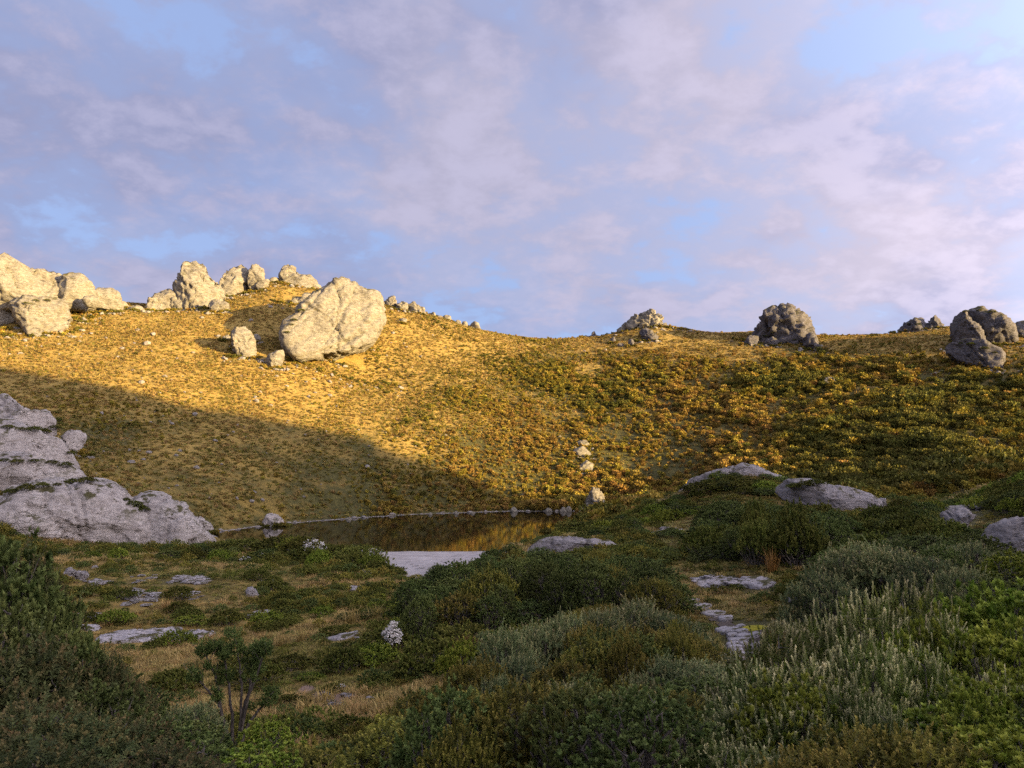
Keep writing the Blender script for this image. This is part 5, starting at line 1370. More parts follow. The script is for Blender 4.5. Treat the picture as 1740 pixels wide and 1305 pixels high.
def put_stone(px_, py_, sz, meshes, label, group, sink=0.25, name='stone', stretch=1.0, cat='stone'):
    q = hit(px_, py_)
    if q is None: return
    w = sz * 0.62 * q[1] / FPX
    o = link(name, meshes[int(_s.integers(len(meshes)))]); o.location = (q[0], q[1] + w * .3, Hs(q[0], q[1] + w * .3) + w * (.35 - sink)); o.scale = (w * stretch, w, w)
    if stretch != 1: FLAT_AT.append((q[0], q[1] - w * .5, w * 1.3))
    o.rotation_euler = (_s.normal(0, .12), _s.normal(0, .12), _s.uniform(-.5, .5) if stretch != 1 else _s.uniform(0, 6.28)); tag(o, label, cat, group)
def where(px_, py_):
    shade = py_ > np.interp(px_, [-50, 0, 67, 150, 283, 433, 580, 690, 797, 890], [612, 621, 637, 650, 682, 710, 736, 777, 817, 845])
    if shade: return 'pale stone lying in the shaded grass of the far slope' if px_ > 260 else 'pale stone in the shade above the grey crag'
    if px_ < 330: return 'pale stone in the sunlit grass below the left crags'
    if px_ < 560: return 'pale stone in the sunlit grass around the tall rounded boulder'
    if px_ < 800: return 'pale stone in the sunlit grass right of the huge boulder'
    return 'pale stone among the scrub of the right slope'
for a, b, sz in SEEN:
    lab = where(a, b); put_stone(a, b, sz, STONES, lab, lab.replace('stone', 'stones', 1))
for i in range(110):
    a = _s.uniform(0, 760); b = _s.uniform(560, 850)
    if a > 330 and a < 660 and b < 600: continue
    q = hit(a, b)
    if q is None or q[1] < 118 or in_rock(q[:1], q[1:2], 1.0)[0] or lake_sd(q[:1], q[1:2])[0] < 2: continue
    lab = where(a, b); put_stone(a, b, _s.uniform(2.2, 4.8), STONES, lab, lab.replace('stone', 'stones', 1))
# stones along the waterline and broken rock at the feet of crags: too many and too small to count
_wp, _wr, _ws, _wi = [], [], [], []
for i in range(10):
    (a0, b0), (a1, b1) = LAKE_PX[i], LAKE_PX[i + 1]
    n = int(abs(a1 - a0) / 6)
    for k in range(n):
        t = (k + _s.random()) / max(n, 1); p = LAKE[i] + (LAKE[i + 1] - LAKE[i]) * t
        w = _s.uniform(.10, .30) * (1 + 1.5 * (_s.random() < .12))
        x, y = p[0] + _s.normal(0, .4), p[1] + _s.normal(.3, .5)
        _wp.append((x, y, max(.03, Hs(x, y)) + w * .1)); _wr.append((0, 0, _s.uniform(0, 6.28))); _ws.append((w * 1.3, w, w * .8)); _wi.append(_s.integers(6))
RUBBLE = ([], [], [], [])
for ob in [o for o in COL.objects if o.get('category') in ('crag', 'tor', 'boulder')]:
    d = ob.dimensions
    if max(d) < 4: continue
    az = math.atan2(ob.location.x, ob.location.y)
    for k in range(int(min(40, 8 + max(d) * 1.4))):
        a = _s.uniform(-.66, .66); fw = -(0.40 * d.y + abs(_s.normal(0, .10)) * max(d))
        x = ob.location.x + a * d.x * math.cos(az) + fw * math.sin(az); y = ob.location.y - a * d.x * math.sin(az) + fw * math.cos(az)
        if y < 118 and x < 0: continue
        w = _s.uniform(.15, .55) * (1 + 1.1 * (_s.random() < .2))
        RUBBLE[0].append((x, y, Hs(x, y) + w * .1)); RUBBLE[1].append((_s.normal(0, .2), _s.normal(0, .2), _s.uniform(0, 6.28))); RUBBLE[2].append((w * 1.1, w, w)); RUBBLE[3].append(_s.integers(6))

# broken flat rock on the flat
def patch(label, cx, cy, rx, ry, n, lo, hi):
    for i in range(n):
        a = _s.uniform(0, 6.28); q = math.sqrt(_s.random())
        put_stone(cx + rx * q * math.cos(a), cy + ry * q * math.sin(a), _s.uniform(lo, hi) * 1.25, FLATS, label, label.replace('flat stone', 'flat stones', 1), .10, 'flat_stone', 1.5)
patch('flat stone of the broken pavement at the far side of the grassy flat', 325, 987, 26, 8, 26, 6, 14)
patch('flat stone of the broken pavement left of the middle of the flat', 232, 1018, 34, 15, 34, 5, 13)
patch('flat stone of the small group right of the broken pavement', 328, 1015, 18, 6, 10, 5, 11)
patch('flat stone of the thin group in the middle of the flat', 445, 1047, 28, 5, 14, 6, 14)
patch('flat stone near the split boulder', 165, 992, 22, 6, 10, 6, 14)
patch('flat stone beside the dark left bushes', 150, 1050, 18, 14, 9, 6, 15)
patch('flat stone near the sloping stone on the flat', 455, 990, 14, 5, 6, 5, 9)
patch('flat stone left of the white flower spike', 612, 1083, 40, 5, 8, 7, 14)
patch('flat stone on the bare spur below the beach', 625, 975, 20, 4, 8, 6, 14)
patch('flat stone among the shrubs left of the beach', 613, 1003, 8, 5, 4, 10, 16)
patch('flat stone on the far side of the flat behind the split boulder', 260, 985, 60, 8, 9, 4, 9)
patch('flat stone of the stony clearing on the right, left half', 1215, 990, 36, 8, 36, 7, 16)
patch('flat stone of the stony clearing on the right, right half', 1275, 994, 30, 9, 30, 7, 17)
patch('flat stone on the grassy slope under the knoll', 1140, 903, 22, 6, 12, 6, 14)
patch('flat stone near the heath at the right of the clearing', 1355, 1022, 16, 6, 4, 6, 12)
patch('pale stone on the gravel beach', 735, 958, 60, 12, 26, 2, 6)
patch('flat stone in the near grass by the bare earth', 575, 1185, 60, 14, 8, 8, 16)

def slab(label, poly, seed, thick=0.10, mat=None, name='flat_rock', cat='rock', parent=None, zoff=0.0):
    """a flat rock lying in the ground, its outline taken to the ground"""
    g = np.array([hit(*q)[:2] for q in poly]); c = g.mean(0); e = g - c
    FLAT_AT.append((c[0], c[1], 0.45 * max(np.ptp(g[:, 0]), .4)) if np.ptp(g[:, 0]) < 1.6 * np.ptp(g[:, 1]) else (c[0], c[1], 0.5 * np.ptp(g[:, 1])))
    d, f = ico(5 if np.ptp(g[:, 0]) > 1.5 else 3); th = np.arctan2(d[:, 1], d[:, 0]); rho = np.hypot(d[:, 0], d[:, 1])
    an = np.arctan2(e[:, 1], e[:, 0]); o = np.argsort(an); rad = np.interp(th, np.concatenate([an[o] - 2 * math.pi, an[o], an[o] + 2 * math.pi]), np.tile(np.hypot(*e[o].T), 3))
    k = (rho ** 6 + np.abs(d[:, 2]) ** 6) ** (-1 / 6)
    if parent is not None: rad = rad * 0.76
    x = rad * rho * k * np.cos(th); y = rad * rho * k * np.sin(th)
    z = H(x + c[0], y + c[1]) - Hs(*c) + d[:, 2] * k * thick + zoff
    co = np.stack([x, y, z], 1); s = max(np.ptp(g[:, 0]) * .5, .2)
    co[:, 2] += thick * ((0.35 if parent is not None else 1.0) * fbm(co * np.array([2, 2, 1]) / min(s, 1.0) + seed, 4, .6, seed, True) - (0 if parent is not None else .35)); co[:, :2] += (0.12 * min(s, .8) * fbm(co * 2.4 / min(s, 1.), 3, seed=seed))[:, None] * unit(co[:, :2])
    me = mesh_np(name, co, f, mat or M_FLAG, False)
    ob = link(name, me, parent); ob.location = (c[0], c[1], Hs(*c) + .02)
    if label: tag(ob, label, cat)
    return ob
slab('long pale flat rock pavement across the left of the grassy flat', [(166, 1094), (173, 1083), (233, 1075), (287, 1071), (309, 1069), (302, 1077), (267, 1084), (227, 1093)], 1, .16)
slab('smaller pale flat rock at the right end of the long one', [(309, 1077), (330, 1075), (354, 1076), (353, 1083), (333, 1088)], 2, .14)
slab('narrow flat rock left of the long pale pavement', [(134, 1068), (150, 1065), (172, 1066), (168, 1070), (145, 1072)], 3, .12)
slab('flat rock right of the middle of the flat, by the thicket', [(562, 1083), (585, 1079), (600, 1083), (588, 1087)], 4, .12)
slab('bare rock sheet of the stony clearing on the right', [(1178, 995), (1200, 986), (1235, 983), (1250, 987), (1236, 994), (1205, 1000)], 5, .12)
slab('dark layered rock sheet at the right of the stony clearing', [(1258, 990), (1275, 984), (1300, 990), (1312, 999), (1290, 1002), (1268, 998)], 6, .2)
slab('pale worn rock on the grassy slope right of the lake', [(1098, 910), (1120, 903), (1150, 899), (1162, 901), (1140, 908), (1112, 913)], 7, .15)
slab('pale rock strip on the slope at the right edge, lower one', [(1655, 866), (1680, 852), (1702, 842), (1706, 846), (1688, 857), (1662, 869)], 8, .25, M_STONE)
slab('pale rock strip on the slope at the right edge, upper one', [(1700, 838), (1720, 828), (1738, 823), (1738, 830), (1718, 837), (1702, 843)], 9, .25, M_STONE)

# stones of the footpath: pieces of the path, each its own object
PATH = bpy.data.objects.get('footpath')
for i, poly in enumerate([
    [(1163, 1024), (1177, 1022), (1182, 1028), (1172, 1030)], [(1178, 1030), (1188, 1028), (1204, 1038), (1196, 1042)], [(1197, 1043), (1206, 1040), (1228, 1050), (1214, 1053)], [(1220, 1056), (1228, 1052), (1241, 1056), (1233, 1060)],
    [(1231, 1073), (1240, 1068), (1252, 1072), (1248, 1081), (1235, 1081)], [(1251, 1077), (1265, 1074), (1264, 1080), (1253, 1081)], [(1252, 1069), (1263, 1067), (1262, 1071), (1253, 1072)], [(1236, 1086), (1244, 1081), (1250, 1086), (1240, 1090)],
    [(1245, 1086), (1262, 1082), (1277, 1087), (1276, 1092), (1255, 1090)], [(1232, 1092), (1250, 1089), (1276, 1093), (1268, 1097), (1240, 1097)], [(1234, 1100), (1250, 1097), (1257, 1100), (1246, 1104)], [(1255, 1099), (1268, 1097), (1272, 1100), (1260, 1102)],
    [(1235, 1106), (1252, 1102), (1265, 1106), (1252, 1110), (1238, 1110)], [(1242, 1112), (1258, 1109), (1266, 1113), (1250, 1116)], [(1240, 1120), (1254, 1114), (1262, 1119), (1250, 1126)], [(1232, 1120), (1238, 1117), (1242, 1124), (1234, 1126)],
    [(1262, 1117), (1270, 1114), (1272, 1120), (1263, 1122)], [(1274, 1117), (1284, 1113), (1292, 1119), (1280, 1122)], [(1277, 1081), (1285, 1080), (1286, 1088), (1278, 1088)], [(1219, 1074), (1230, 1070), (1232, 1077), (1222, 1079)]]):
    slab(None, poly, 40 + i, 0.10, M_FLAG, 'stone', 'stone', PATH, 0.05)
slab('blue grey stone at the right of the stepping stones', [(1281, 1107), (1287, 1100), (1294, 1101), (1296, 1109), (1286, 1111)], 70, .16, M_SLAB, 'stone', 'stone')
# ------------------------------------------------------------------ small plants by the thousand
def hill_bush(name, seed, mat, n=110, leaf=0.30, h=0.9, spread=1.0):
    """a bush of the far slope, one metre across: an uneven dome of leaf clumps"""
    r = np.random.default_rng(seed)
    L = [(0, 0, h * .45, .34, .34, h * .42)]
    for i in range(6):
        a = i * 2.4 + r.uniform(-.4, .4); q = r.uniform(.18, .36)
        s = r.uniform(.13, .24); L.append((math.cos(a) * q, math.sin(a) * q, r.uniform(.35, .8) * h, s, s, s * .85))
    p, nn = crown_points(r, L, n, -0.5)
    d = unit(nn + r.normal(0, .55, (n, 3)) + np.array([0, 0, .35]))
    ti = np.clip(.45 + .25 * r.normal(size=n), 0, 1)
    co, f, t2, tp = leaf_mesh(p - d * leaf * .4, d, unit(r.normal(size=(n, 3))), leaf * r.uniform(.6, 1.2, n), leaf * r.uniform(.45, .85, n), ti, ti * 0, .12)
    return mesh_np(name, co, f, mat, False, {'tint': t2, 'tip': tp})

def tuft(name, seed, mat, blades=34, ln=0.5, lean=0.55, width=0.018, r0=0.10):
    r = np.random.default_rng(seed)
    a = r.uniform(0, 6.28, blades); q = r0 * np.sqrt(r.random(blades))
    base = np.stack([np.cos(a) * q, np.sin(a) * q, np.full(blades, -.03)], 1)
    az = a + r.normal(0, .7, blades); le = np.abs(r.normal(0, lean, blades))
    L = ln * r.uniform(.55, 1.2, blades)
    hd = np.stack([np.cos(az), np.sin(az), az * 0], 1); sd = np.stack([-np.sin(az), np.cos(az), az * 0], 1)
    up = np.array([0, 0, 1.0])
    m1 = base + up * (L * .55)[:, None] + hd * (L * .55 * le * .5)[:, None]
    tp = m1 + up * (L * .45 * np.cos(np.minimum(le * 1.6, 1.9)))[:, None] + hd * (L * .45 * np.sin(np.minimum(le * 1.6, 1.9)))[:, None]
    w = width * r.uniform(.6, 1.3, blades)
    co = np.stack([base - sd * w[:, None], base + sd * w[:, None], m1 - sd * (w * .8)[:, None], m1 + sd * (w * .8)[:, None], tp], 1).reshape(-1, 3)
    k = np.arange(blades) * 5
    f = np.concatenate([np.stack([k, k + 1, k + 3], 1), np.stack([k, k + 3, k + 2], 1), np.stack([k + 2, k + 3, k + 4], 1)])
    t = np.repeat(np.clip(.5 + .3 * r.normal(size=blades), 0, 1), 5)
    return mesh_np(name, co, f, mat, False, {'tint': t, 'tip': t * 0})

_SRC = 0
def scatter(name, label, pts, rot, scl, idx, meshes, kind='stuff'):
    """one object whose points carry small plants"""
    global _SRC
    src = bpy.data.collections.new('plant_source'); _SRC += 1
    for i, m in enumerate(meshes):
        o = bpy.data.objects.new('%02d_plant' % i, m); src.objects.link(o)
    me = bpy.data.meshes.new(name); n = len(pts)
    me.vertices.add(n); me.vertices.foreach_set('co', np.asarray(pts, np.float32).ravel())
    a = me.attributes.new('rot', 'FLOAT_VECTOR', 'POINT'); a.data.foreach_set('vector', np.asarray(rot, np.float32).ravel())
    a = me.attributes.new('scl', 'FLOAT_VECTOR', 'POINT'); a.data.foreach_set('vector', np.asarray(scl, np.float32).ravel())
    a = me.attributes.new('idx', 'INT', 'POINT'); a.data.foreach_set('value', np.asarray(idx, np.int32))
    ob = link(name, me)
    ng = bpy.data.node_groups.new('scatter', 'GeometryNodeTree')
    ng.interface.new_socket('Geometry', in_out='INPUT', socket_type='NodeSocketGeometry')
    ng.interface.new_socket('Geometry', in_out='OUTPUT', socket_type='NodeSocketGeometry')
    gi = ng.nodes.new('NodeGroupInput'); go = ng.nodes.new('NodeGroupOutput')
    ci = ng.nodes.new('GeometryNodeCollectionInfo'); ci.inputs['Collection'].default_value = src
    ci.inputs['Separate Children'].default_value = True; ci.inputs['Reset Children'].default_value = True
    ip = ng.nodes.new('GeometryNodeInstanceOnPoints'); ip.inputs['Pick Instance'].default_value = True
    def at(nm, ty):
        q = ng.nodes.new('GeometryNodeInputNamedAttribute'); q.data_type = ty; q.inputs['Name'].default_value = nm
        return q.outputs['Attribute']
    e = ng.nodes.new('FunctionNodeEulerToRotation'); ng.links.new(at('rot', 'FLOAT_VECTOR'), e.inputs[0])
    ng.links.new(gi.outputs[0], ip.inputs['Points']); ng.links.new(ci.outputs[0], ip.inputs['Instance'])
    ng.links.new(e.outputs[0], ip.inputs['Rotation']); ng.links.new(at('scl', 'FLOAT_VECTOR'), ip.inputs['Scale'])
    ng.links.new(at('idx', 'INT'), ip.inputs['Instance Index']); ng.links.new(ip.outputs[0], go.inputs[0])
    md = ob.modifiers.new('scatter', 'NODES'); md.node_group = ng
    tag(ob, label, kind=kind)
    return ob

_g = np.random.default_rng(77)
def candidates(n, r0, r1, half=R(39)):
    """points spread evenly over the ground in a wedge in front of the camera"""
    r = np.sqrt(_g.uniform(r0 * r0, r1 * r1, n)); t = _g.uniform(-half, half, n)
    return r * np.sin(t), r * np.cos(t)

scatter('shore_stones', 'pale line of small stones along the far waterline', _wp, _wr, _ws, _wi, STONES)
scatter('rubble', 'broken rock littering the ground below crags and tors', *RUBBLE, STONES)
# ---- the far slope
HILL = [hill_bush('gold_bush', 1, L_HILLG), hill_bush('gold_bush', 2, L_HILLG, 90), hill_bush('orange_bush', 3, L_HILLO), hill_bush('green_bush', 4, L_HILLD), hill_bush('green_bush', 5, L_HILLD, 130, .26), hill_bush('orange_bush', 6, L_HILLO, 80),
        hill_bush('gold_bush', 7, L_HILLG, 330, .15), hill_bush('orange_bush', 8, L_HILLO, 330, .15), hill_bush('green_bush', 9, L_HILLD, 340, .15)]
x, y = candidates(200000, 112, 335)
z = H(x, y); px, py = project(x, y, z)
sd = np.full(len(x), 1e3); near = y > 60; sd[near] = lake_sd(x[near], y[near])
p3 = np.stack([x, y, x * 0], 1)
clump = fbm(p3 / 14, 3, seed=51) + 0.6 * fbm(p3 / 5, 2, seed=52)
dens = 0.022 + 0.95 * sstep(600, 900, px) * sstep(565, 640, py) + 0.55 * sstep(700, 840, py) * sstep(400, 640, px)
dens = np.maximum(dens, 0.20 * sstep(480, 620, px)) * (1 - 0.35 * sstep(900, 1100, px))
dens = dens + 0.5 * np.exp(-(((px - 170) / 110) ** 2 + ((py - 735) / 55) ** 2)) + 0.25 * np.exp(-(((px - 160) / 60) ** 2 + ((py - 545) / 22) ** 2)) + 0.2 * np.exp(-(((px - 440) / 70) ** 2 + ((py - 610) / 30) ** 2))
dens = dens * (1 - 0.75 * sstep(1050, 1200, px) * (1 - sstep(585, 620, py)))
dens = np.clip(dens * (1.05 + 1.15 * clump) + 0.12 * sstep(700, 900, px) * sstep(575, 640, py), 0, 1)
keep = (_g.random(len(x)) < dens * (0.40 - 0.12 * sstep(850, 1100, px))) & (sd > np.where(px > 560, .5, 2.0)) & ~in_rock(x, y) & (px > -120) & (px < 1860)
keep &= ~((px > 1060) & (y < 125))
x, y, z, px, py, sd = (q[keep] for q in (x, y, z, px, py, sd))
big = sstep(700, 1100, px) * sstep(570, 650, py)
s = (0.60 + 0.80 * _g.random(len(x)) ** 2.2 + big * (0.40 + 1.5 * _g.random(len(x)) ** 2.4) * (1 + .4 * sstep(1050, 1300, px))) * (0.85 + 0.35 * sstep(780, 860, py))
s *= np.where(px < 640, 0.8, 1.0 + .22 * sstep(850, 1100, px)) * (0.9 + .7 * np.clip(clump[keep], -.4, .6))
sz = s * _g.uniform(0.75, 1.15, len(x))
pal = fbm(np.stack([x, y, x * 0], 1) / 30, 3, seed=61) + _g.normal(0, .33, len(x)) + 0.04 * (px > 1100)
pal = pal - 0.24 * sstep(1050, 1400, px) - 0.22 * sstep(1200, 1500, px) * sstep(660, 800, py)  # bushes darken toward the right, shade put into their colour
pal = np.where(px < 640, np.clip(pal * .6, -.5, .20), pal)
idx = np.where(pal > 0.26, np.where(_g.random(len(x)) < .5, 2, 5), np.where(pal > -0.26, np.where(_g.random(len(x)) < .5, 0, 1), np.where(_g.random(len(x)) < .5, 3, 4)))
idx = np.where(s > 1.35, np.array([6, 6, 7, 8, 8, 7])[idx], idx)
show = sz / np.hypot(x, y)
order = np.argsort(-show)
lead = order[:300]; rest = order[300:]
print('hill bushes', len(x))
scatter('hillside_scrub', 'low golden and green scrub covering the far slope', np.stack([x, y, z - .05], 1)[rest], np.stack([x * 0, x * 0, _g.uniform(0, 6.28, len(x))], 1)[rest], np.stack([s, s, sz], 1)[rest], idx[rest], HILL)
KIND = ['golden olive', 'golden olive', 'orange brown', 'dark green', 'dark green', 'orange brown', 'golden olive', 'orange brown', 'dark green']
for k in lead:
    side = 'on the left part of the far slope' if px[k] < 640 else ('on the slope above the lake' if px[k] < 1120 else ('behind the knoll on the right' if px[k] < 1420 else 'on the far right slope'))
    zone = 'upper' if py[k] < 680 else ('middle' if py[k] < 780 else 'lower')
    o = bpy.data.objects.new('hillside_bush', HILL[idx[k]]); COL.objects.link(o)
    o.location = (x[k], y[k], z[k] - .05); o.scale = (s[k], s[k], sz[k]); o.rotation_euler = (0, 0, _g.uniform(0, 6.28))
    lab = '%s bush %s, in its %s belt' % (KIND[idx[k]], side, zone)
    tag(o, lab, 'bush', lab.replace(' bush ', ' bushes '))

# scrub crowding the feet of crags and tors
_fp, _fr, _fs, _fi = [], [], [], []
for ob in [o for o in COL.objects if o.get('category') in ('crag', 'tor', 'boulder') and o.location.y > 118]:
    d = ob.dimensions
    if max(d) < 3: continue
    az = math.atan2(ob.location.x, ob.location.y)
    for k in range(int(min(70, 10 + max(d) * 2.2))):
        a = _g.uniform(-.60, .60); fw = -0.36 * d.y * math.sqrt(max(0, 1 - (1.6 * a) ** 4)) - abs(_g.normal(0, .05)) * max(d) - .2
        xx = ob.location.x + a * d.x * math.cos(az) + fw * math.sin(az); yy = ob.location.y - a * d.x * math.sin(az) + fw * math.cos(az)
        w = _g.uniform(.6, 1.7); _fp.append((xx, yy, Hs(xx, yy) - .08)); _fr.append((0, 0, _g.uniform(0, 6.28))); _fs.append((w, w, w * _g.uniform(.6, 1.0))); _fi.append(_g.choice([0, 1, 3, 4, 4, 5]))
scatter('foot_scrub', 'low scrub crowding the feet of crags and tors', _fp, _fr, _fs, _fi, HILL)

# ---- sedge on the far slope, in clumps big enough to read at that distance
TUFTS = [tuft('sedge_tuft', 1, L_SEDGE, 30, .62, .7, .035, .22), tuft('sedge_tuft', 2, L_SEDGE, 26, .5, .8, .04, .25), tuft('sedge_tuft', 3, L_SEDGEG, 28, .5, .7, .035, .22)]
x, y = candidates(330000, 105, 335)
z = H(x, y); px, py = project(x, y, z)
sd = lake_sd(x, y)
cl = fbm(np.stack([x, y, x * 0], 1) / 9, 3, seed=71)
keep = (sd > 2) & ~in_rock(x, y) & (px > -100) & (px < 1840) & (_g.random(len(x)) < 0.36 * (1 - 0.6 * sstep(700, 1000, px) * sstep(580, 640, py)) * (0.9 + 0.9 * cl))
x, y, z = x[keep], y[keep], z[keep]
clf = fbm(np.stack([x, y, x * 0], 1) / 16, 4, seed=73)
s = _g.uniform(0.6, 1.5, len(x))
print('hill tufts', len(x))
scatter('hillside_sedge', 'golden sedge tussocks carpeting the far slope', np.stack([x, y, z], 1), np.stack([_g.normal(0, .1, len(x)), _g.normal(0, .1, len(x)), _g.uniform(0, 6.28, len(x))], 1), np.stack([s * 1.2, s * 1.2, s * _g.uniform(.5, .9, len(x))], 1),
        np.where(_g.random(len(x)) < .22 + .5 * np.clip(-clf, 0, .6) + .35 * sstep(650, 770, project(x, y, z)[1]), 2, np.where(_g.random(len(x)) < .5, 0, 1)), TUFTS)  # more green tufts low down, deepening the shade by colour

# ---- sedge on the near flat
NT = [tuft('sedge_tuft', 11, L_SEDGE, 60, .34, .75, .007, .14), tuft('sedge_tuft', 12, L_SEDGE, 50, .28, .9, .008, .16), tuft('sedge_tuft', 13, L_SEDGEG, 60, .30, .75, .008, .15), tuft('sedge_tuft', 14, L_SEDGEG, 44, .20, 1.0, .010, .16)]
x, y = candidates(90000, 6, 112, R(37))
# denser close by, where single tufts show
x2, y2 = candidates(26000, 6, 40, R(37)); x = np.concatenate([x, x2]); y = np.concatenate([y, y2])
z = H(x, y); px, py = project(x, y, z)
sd = np.full(len(x), 1e3); q = y > 60; sd[q] = lake_sd(x[q], y[q])
cl = fbm(np.stack([x, y, x * 0], 1) / 5.0, 3, seed=81)
bare = blobs(x, y, SOIL) > .55
beach = (px > 628) & (px < 868) & (py > 934) & (py < 978)
path = (px > 1222) & (px < 1304) & (py > 1056) & (py < 1126)
keep = (sd > 1.5) & ~in_rock(x, y, .95) & ~on_flat(x, y) & ~bare & ~beach & ~path & (px > -60) & (px < 1800) & (_g.random(len(x)) < 0.75 + .5 * cl)
x, y, z, px, py, cl = (q[keep] for q in (x, y, z, px, py, cl))
far = sstep(25, 100, y)
s = _g.uniform(0.65, 1.25, len(x)) * (1 + 0.5 * far) * (1 + .35 * cl)
cm = fbm(np.stack([x, y, x * 0], 1) / 7.0, 4, seed=83)
s *= 0.75 + .9 * sstep(-.3, .5, cm) * _g.random(len(x))
gr = (cm + _g.normal(0, .22, len(x)) < 0.06) | ((px > 1080) & (_g.random(len(x)) < .5))
print('flat tufts', len(x))
scatter('sedge_grass', 'dry golden sedge and grass on the flat below the camera', np.stack([x, y, z], 1), np.stack([_g.normal(0, .1, len(x)), _g.normal(0, .1, len(x)), _g.uniform(0, 6.28, len(x))], 1), np.stack([s * (1 + far), s * (1 + far), s * _g.uniform(.35, .75, len(x))], 1),
        np.where(gr, np.where(_g.random(len(x)) < .5, 2, 3), np.where(_g.random(len(x)) < .5, 0, 1)), NT)

# ---- small heath growing through the sedge
HP = []
for i in range(4):
    r = np.random.default_rng(300 + i); L = lobes_dome(r, 9, .55, .26, 1.0, .3, 0)
    HP.append(foliage('heath_sprig', r, L, 120, 9, .09, .045, .02, [L_HEATH, L_OLIVE, L_DARK, L_HEATH][i], upb=.55, spread=(95, 25), jitter=.4, low=0.0, whorl=True))
x, y = candidates(60000, 7, 112, R(37)); z = H(x, y); px, py = project(x, y, z)
sd = np.full(len(x), 1e3); q = y > 60; sd[q] = lake_sd(x[q], y[q])
cm = fbm(np.stack([x, y, x * 0], 1) / 3.2, 4, seed=91) + .5 * fbm(np.stack([x, y, x * 0], 1) / 14, 2, seed=92)
beach = (px > 628) & (px < 868) & (py > 930) & (py < 978)
keep = (sd > 1.0) & ~in_rock(x, y, .95) & ~on_flat(x, y) & (blobs(x, y, SOIL) < .5) & ~beach & ~((px > 1222) & (px < 1304) & (py > 1056) & (py < 1126)) & (_g.random(len(x)) < (0.05 + .45 * sstep(.16, .6, cm)) * (1 - .8 * ((px > 1110) & (px < 1235) & (py > 825) & (py < 935))))
x, y, z, cm = x[keep], y[keep], z[keep], cm[keep]
s = _g.uniform(.5, 1.4, len(x)) * (1 + .9 * sstep(25, 90, y)) * (1 + .5 * sstep(0, .6, cm))
print('heath sprigs', len(x))
scatter('low_heath', 'low dark heath growing through the sedge of the flat', np.stack([x, y, z - .02], 1), np.stack([x * 0, x * 0, _g.uniform(0, 6.28, len(x))], 1), np.stack([s, s, s * _g.uniform(.6, 1.3, len(x))], 1), _g.integers(0, 4, len(x)), HP)

# a few tall dry tussocks that stand out one by one
TALL = tuft('dry_tussock', 21, L_ORANGE, 90, 1.15, .45, .012, .18)
TALL2 = tuft('dry_tussock', 22, L_SEDGE, 110, .60, .7, .010, .26)
for px_, py_, s, me, lab in [(1312, 974, 1.2, TALL, 'tall orange dry tussock at the foot of the dark thicket on the right'), (515, 1092, 1.3, TALL2, 'pale dry tussock right of the slender tree top'), (480, 1100, 1.2, TALL2, 'pale dry tussock behind the slender tree'),
                        (555, 1195, 1.0, TALL2, 'brown tussock beside the bare earth patch'), (600, 1060, 1.6, TALL2, 'broad yellow tussock in front of the green bushes'), (285, 1035, 1.3, TALL2, 'dark brown tussock among broken stone on the flat'), (640, 1055, 1.6, TALL2, 'broad dry tussock left of the white flower spike')]:
    q = hit(px_, py_)
    o = link('tussock', me); o.location = q; o.scale = (s, s, s); tag(o, lab, 'tussock')

# yellow moss cushions beside the path
def cushion(label, px_, py_, w, l, h, seed):
    q = hit(px_, py_); d, f = ico(4); co = d * np.array([w, l, h]); co[:, 2] = np.maximum(co[:, 2], -.05)
    co += vnormals(co, f) * (0.10 * h * fbm(co * 9, 3, seed=seed) + 0.16 * h * fbm(co * 26, 2, seed=seed + 1))[:, None]
    me = mesh_np('moss_cushion', co, f, L_MOSS, True, {'tint': np.clip(.5 + .5 * fbm(co * 12, 3, seed=seed), 0, 1), 'tip': np.zeros(len(co))})
    o = link('moss_cushion', me); o.location = q; tag(o, label, 'moss')
cushion('long bright yellow moss cushion right of the stepping stones', 1288, 1070, .62, .42, .13, 1)
cushion('bright yellow moss cushion left of the stepping stones', 1189, 1081, .24, .3, .11, 2)
cushion('small yellow moss cushion right of the lower stepping stones', 1298, 1093, .16, .18, .08, 3)
cushion('tiny yellow moss cushion at the far left of the stepping stones', 1170, 1075, .10, .12, .07, 4)
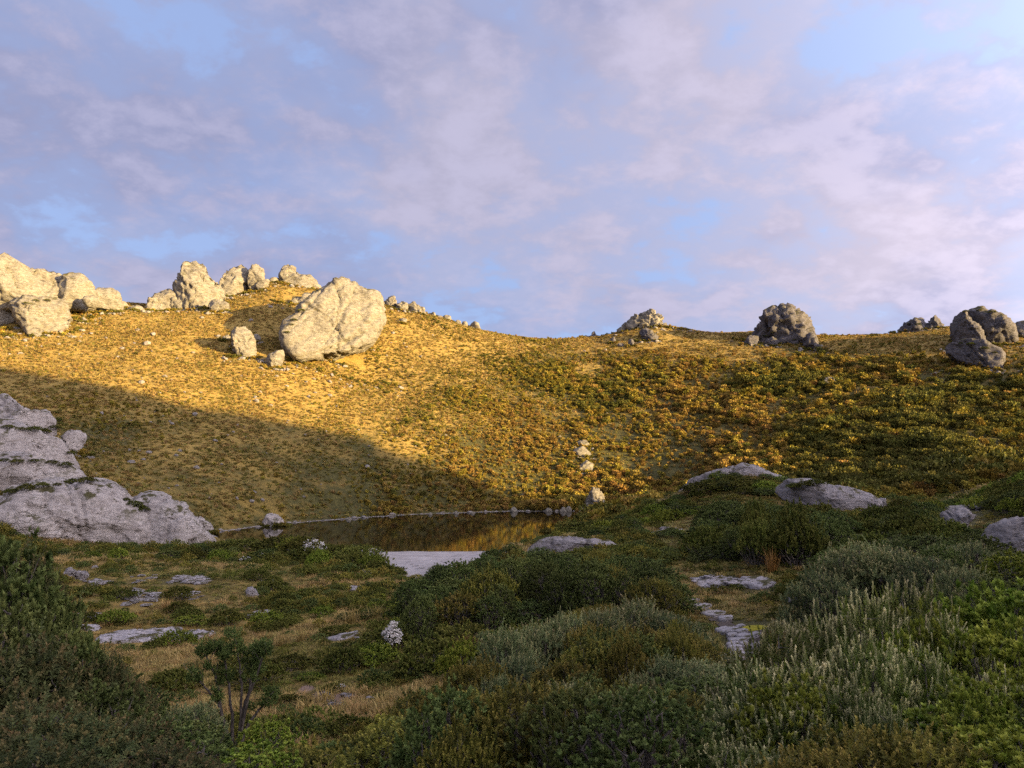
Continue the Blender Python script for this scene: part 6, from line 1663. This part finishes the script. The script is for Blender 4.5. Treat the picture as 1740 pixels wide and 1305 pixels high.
# ------------------------------------------------------------------ tell alike things apart by what they are near
LANDMARKS = [('the huge cracked boulder', 570, 545), ('the tall rounded boulder', 413, 585), ('the wedge shaped boulder', 468, 612), ('the big boulder under the left crags', 72, 540), ('the tall standing crag', 335, 480),
    ('the golden tor', 1106, 545), ('the domed tor', 1325, 555), ('the big layered dome', 1675, 570), ('the tan boulder on the right slope', 1410, 650), ('the pointed lakeside boulder', 1012, 850), ('the column of rocks above the lake', 993, 770),
    ('the squarish grey boulder', 127, 752), ('the grey rock face by the lake', 170, 880), ('the left shore boulder', 467, 885), ('the split boulder', 130, 978), ('the long pale flat rock', 240, 1082), ('the broken pavement', 330, 985),
    ('the sloping stone on the flat', 430, 1008), ('the white blossom patch', 535, 925), ('the off white flowering bush', 620, 938), ('the white flower spike', 668, 1075), ('the gravel beach', 740, 955), ('the bare earth', 545, 1180),
    ('the slender tree', 395, 1180), ('the long grey slab', 975, 930), ('the domed slab', 1245, 800), ('the overhanging slab', 1410, 850), ('the pitted boulder', 1625, 887), ('the boulder at the right edge', 1710, 915),
    ('the stony clearing', 1240, 990), ('the stepping stones', 1255, 1090), ('the large grey green bush', 1465, 960), ('the rust red bush', 1110, 1230), ('the bright cushion bush', 788, 1095), ('the tall orange tussock', 1312, 965),
    ('the tall dark left bush', 30, 930), ('the middle of the lake', 700, 900), ('the bottom right corner', 1700, 1270), ('the bottom left corner', 50, 1270), ('the brown topped bush', 965, 1050)]
ORD = ['closest', 'second closest', 'third closest', 'fourth closest', 'fifth closest', 'sixth closest', 'seventh closest', 'eighth closest', 'ninth closest', 'tenth closest', 'eleventh closest', 'twelfth closest']
def tell_apart():
    tally = {}
    for o in COL.objects:
        if o.parent is None and 'label' in o.keys() and 'category' in o.keys():
            tally.setdefault(o['label'], []).append(o)
    pool = {}
    for lab, lst in tally.items():
        if len(lst) < 2: continue
        for o in lst:
            cx, cy = project(o.location.x, o.location.y, o.location.z)
            cx = min(max(cx, 0), 1740); cy = min(cy, 1305)
            if o.name.startswith('hillside_bush'): head = ' '.join(lab.split(' bush ')[0].split()) + ' bush'
            elif 'flat stone' in lab: head = 'flat stone'
            elif 'stone' in lab: head = 'broken stone' if lab.startswith('broken') else ('waterline stone' if 'waterline' in lab else 'pale stone')
            elif lab.startswith('low bush'): head = 'low bush'
            else: head = lab.split(' bush')[0] + ' bush'
            name, lx, ly = min(LANDMARKS, key=lambda q: math.hypot(q[1] - cx, (q[2] - cy) * 1.6))
            dx, dy = cx - lx, (cy - ly) * 1.6
            side = ('left of' if dx < 0 else 'right of') if abs(dx) > abs(dy) else ('beyond' if dy < 0 else 'in front of')
            pool.setdefault((head, side, name), []).append((math.hypot(dx, dy), o))
    used = set(tally)
    for (head, side, name), lst in pool.items():
        lst.sort(key=lambda q: q[0])
        for i, (_, o) in enumerate(lst):
            if len(lst) == 1:
                o['label'] = '%s %s %s' % (head, side, name)
                if o['label'] in used: o['label'] = 'further %s standing %s %s' % (head, side, name)
            elif i < len(ORD): o['label'] = '%s %s %s %s' % (ORD[i], head, side, name)
            else: o['label'] = 'one of the outermost %s %s %s' % (head.replace('bush', 'bushes').replace('stone', 'stones'), side, name); o['group'] = '%s %s %s' % (head.replace('bush', 'bushes').replace('stone', 'stones'), side, name)
tell_apart()
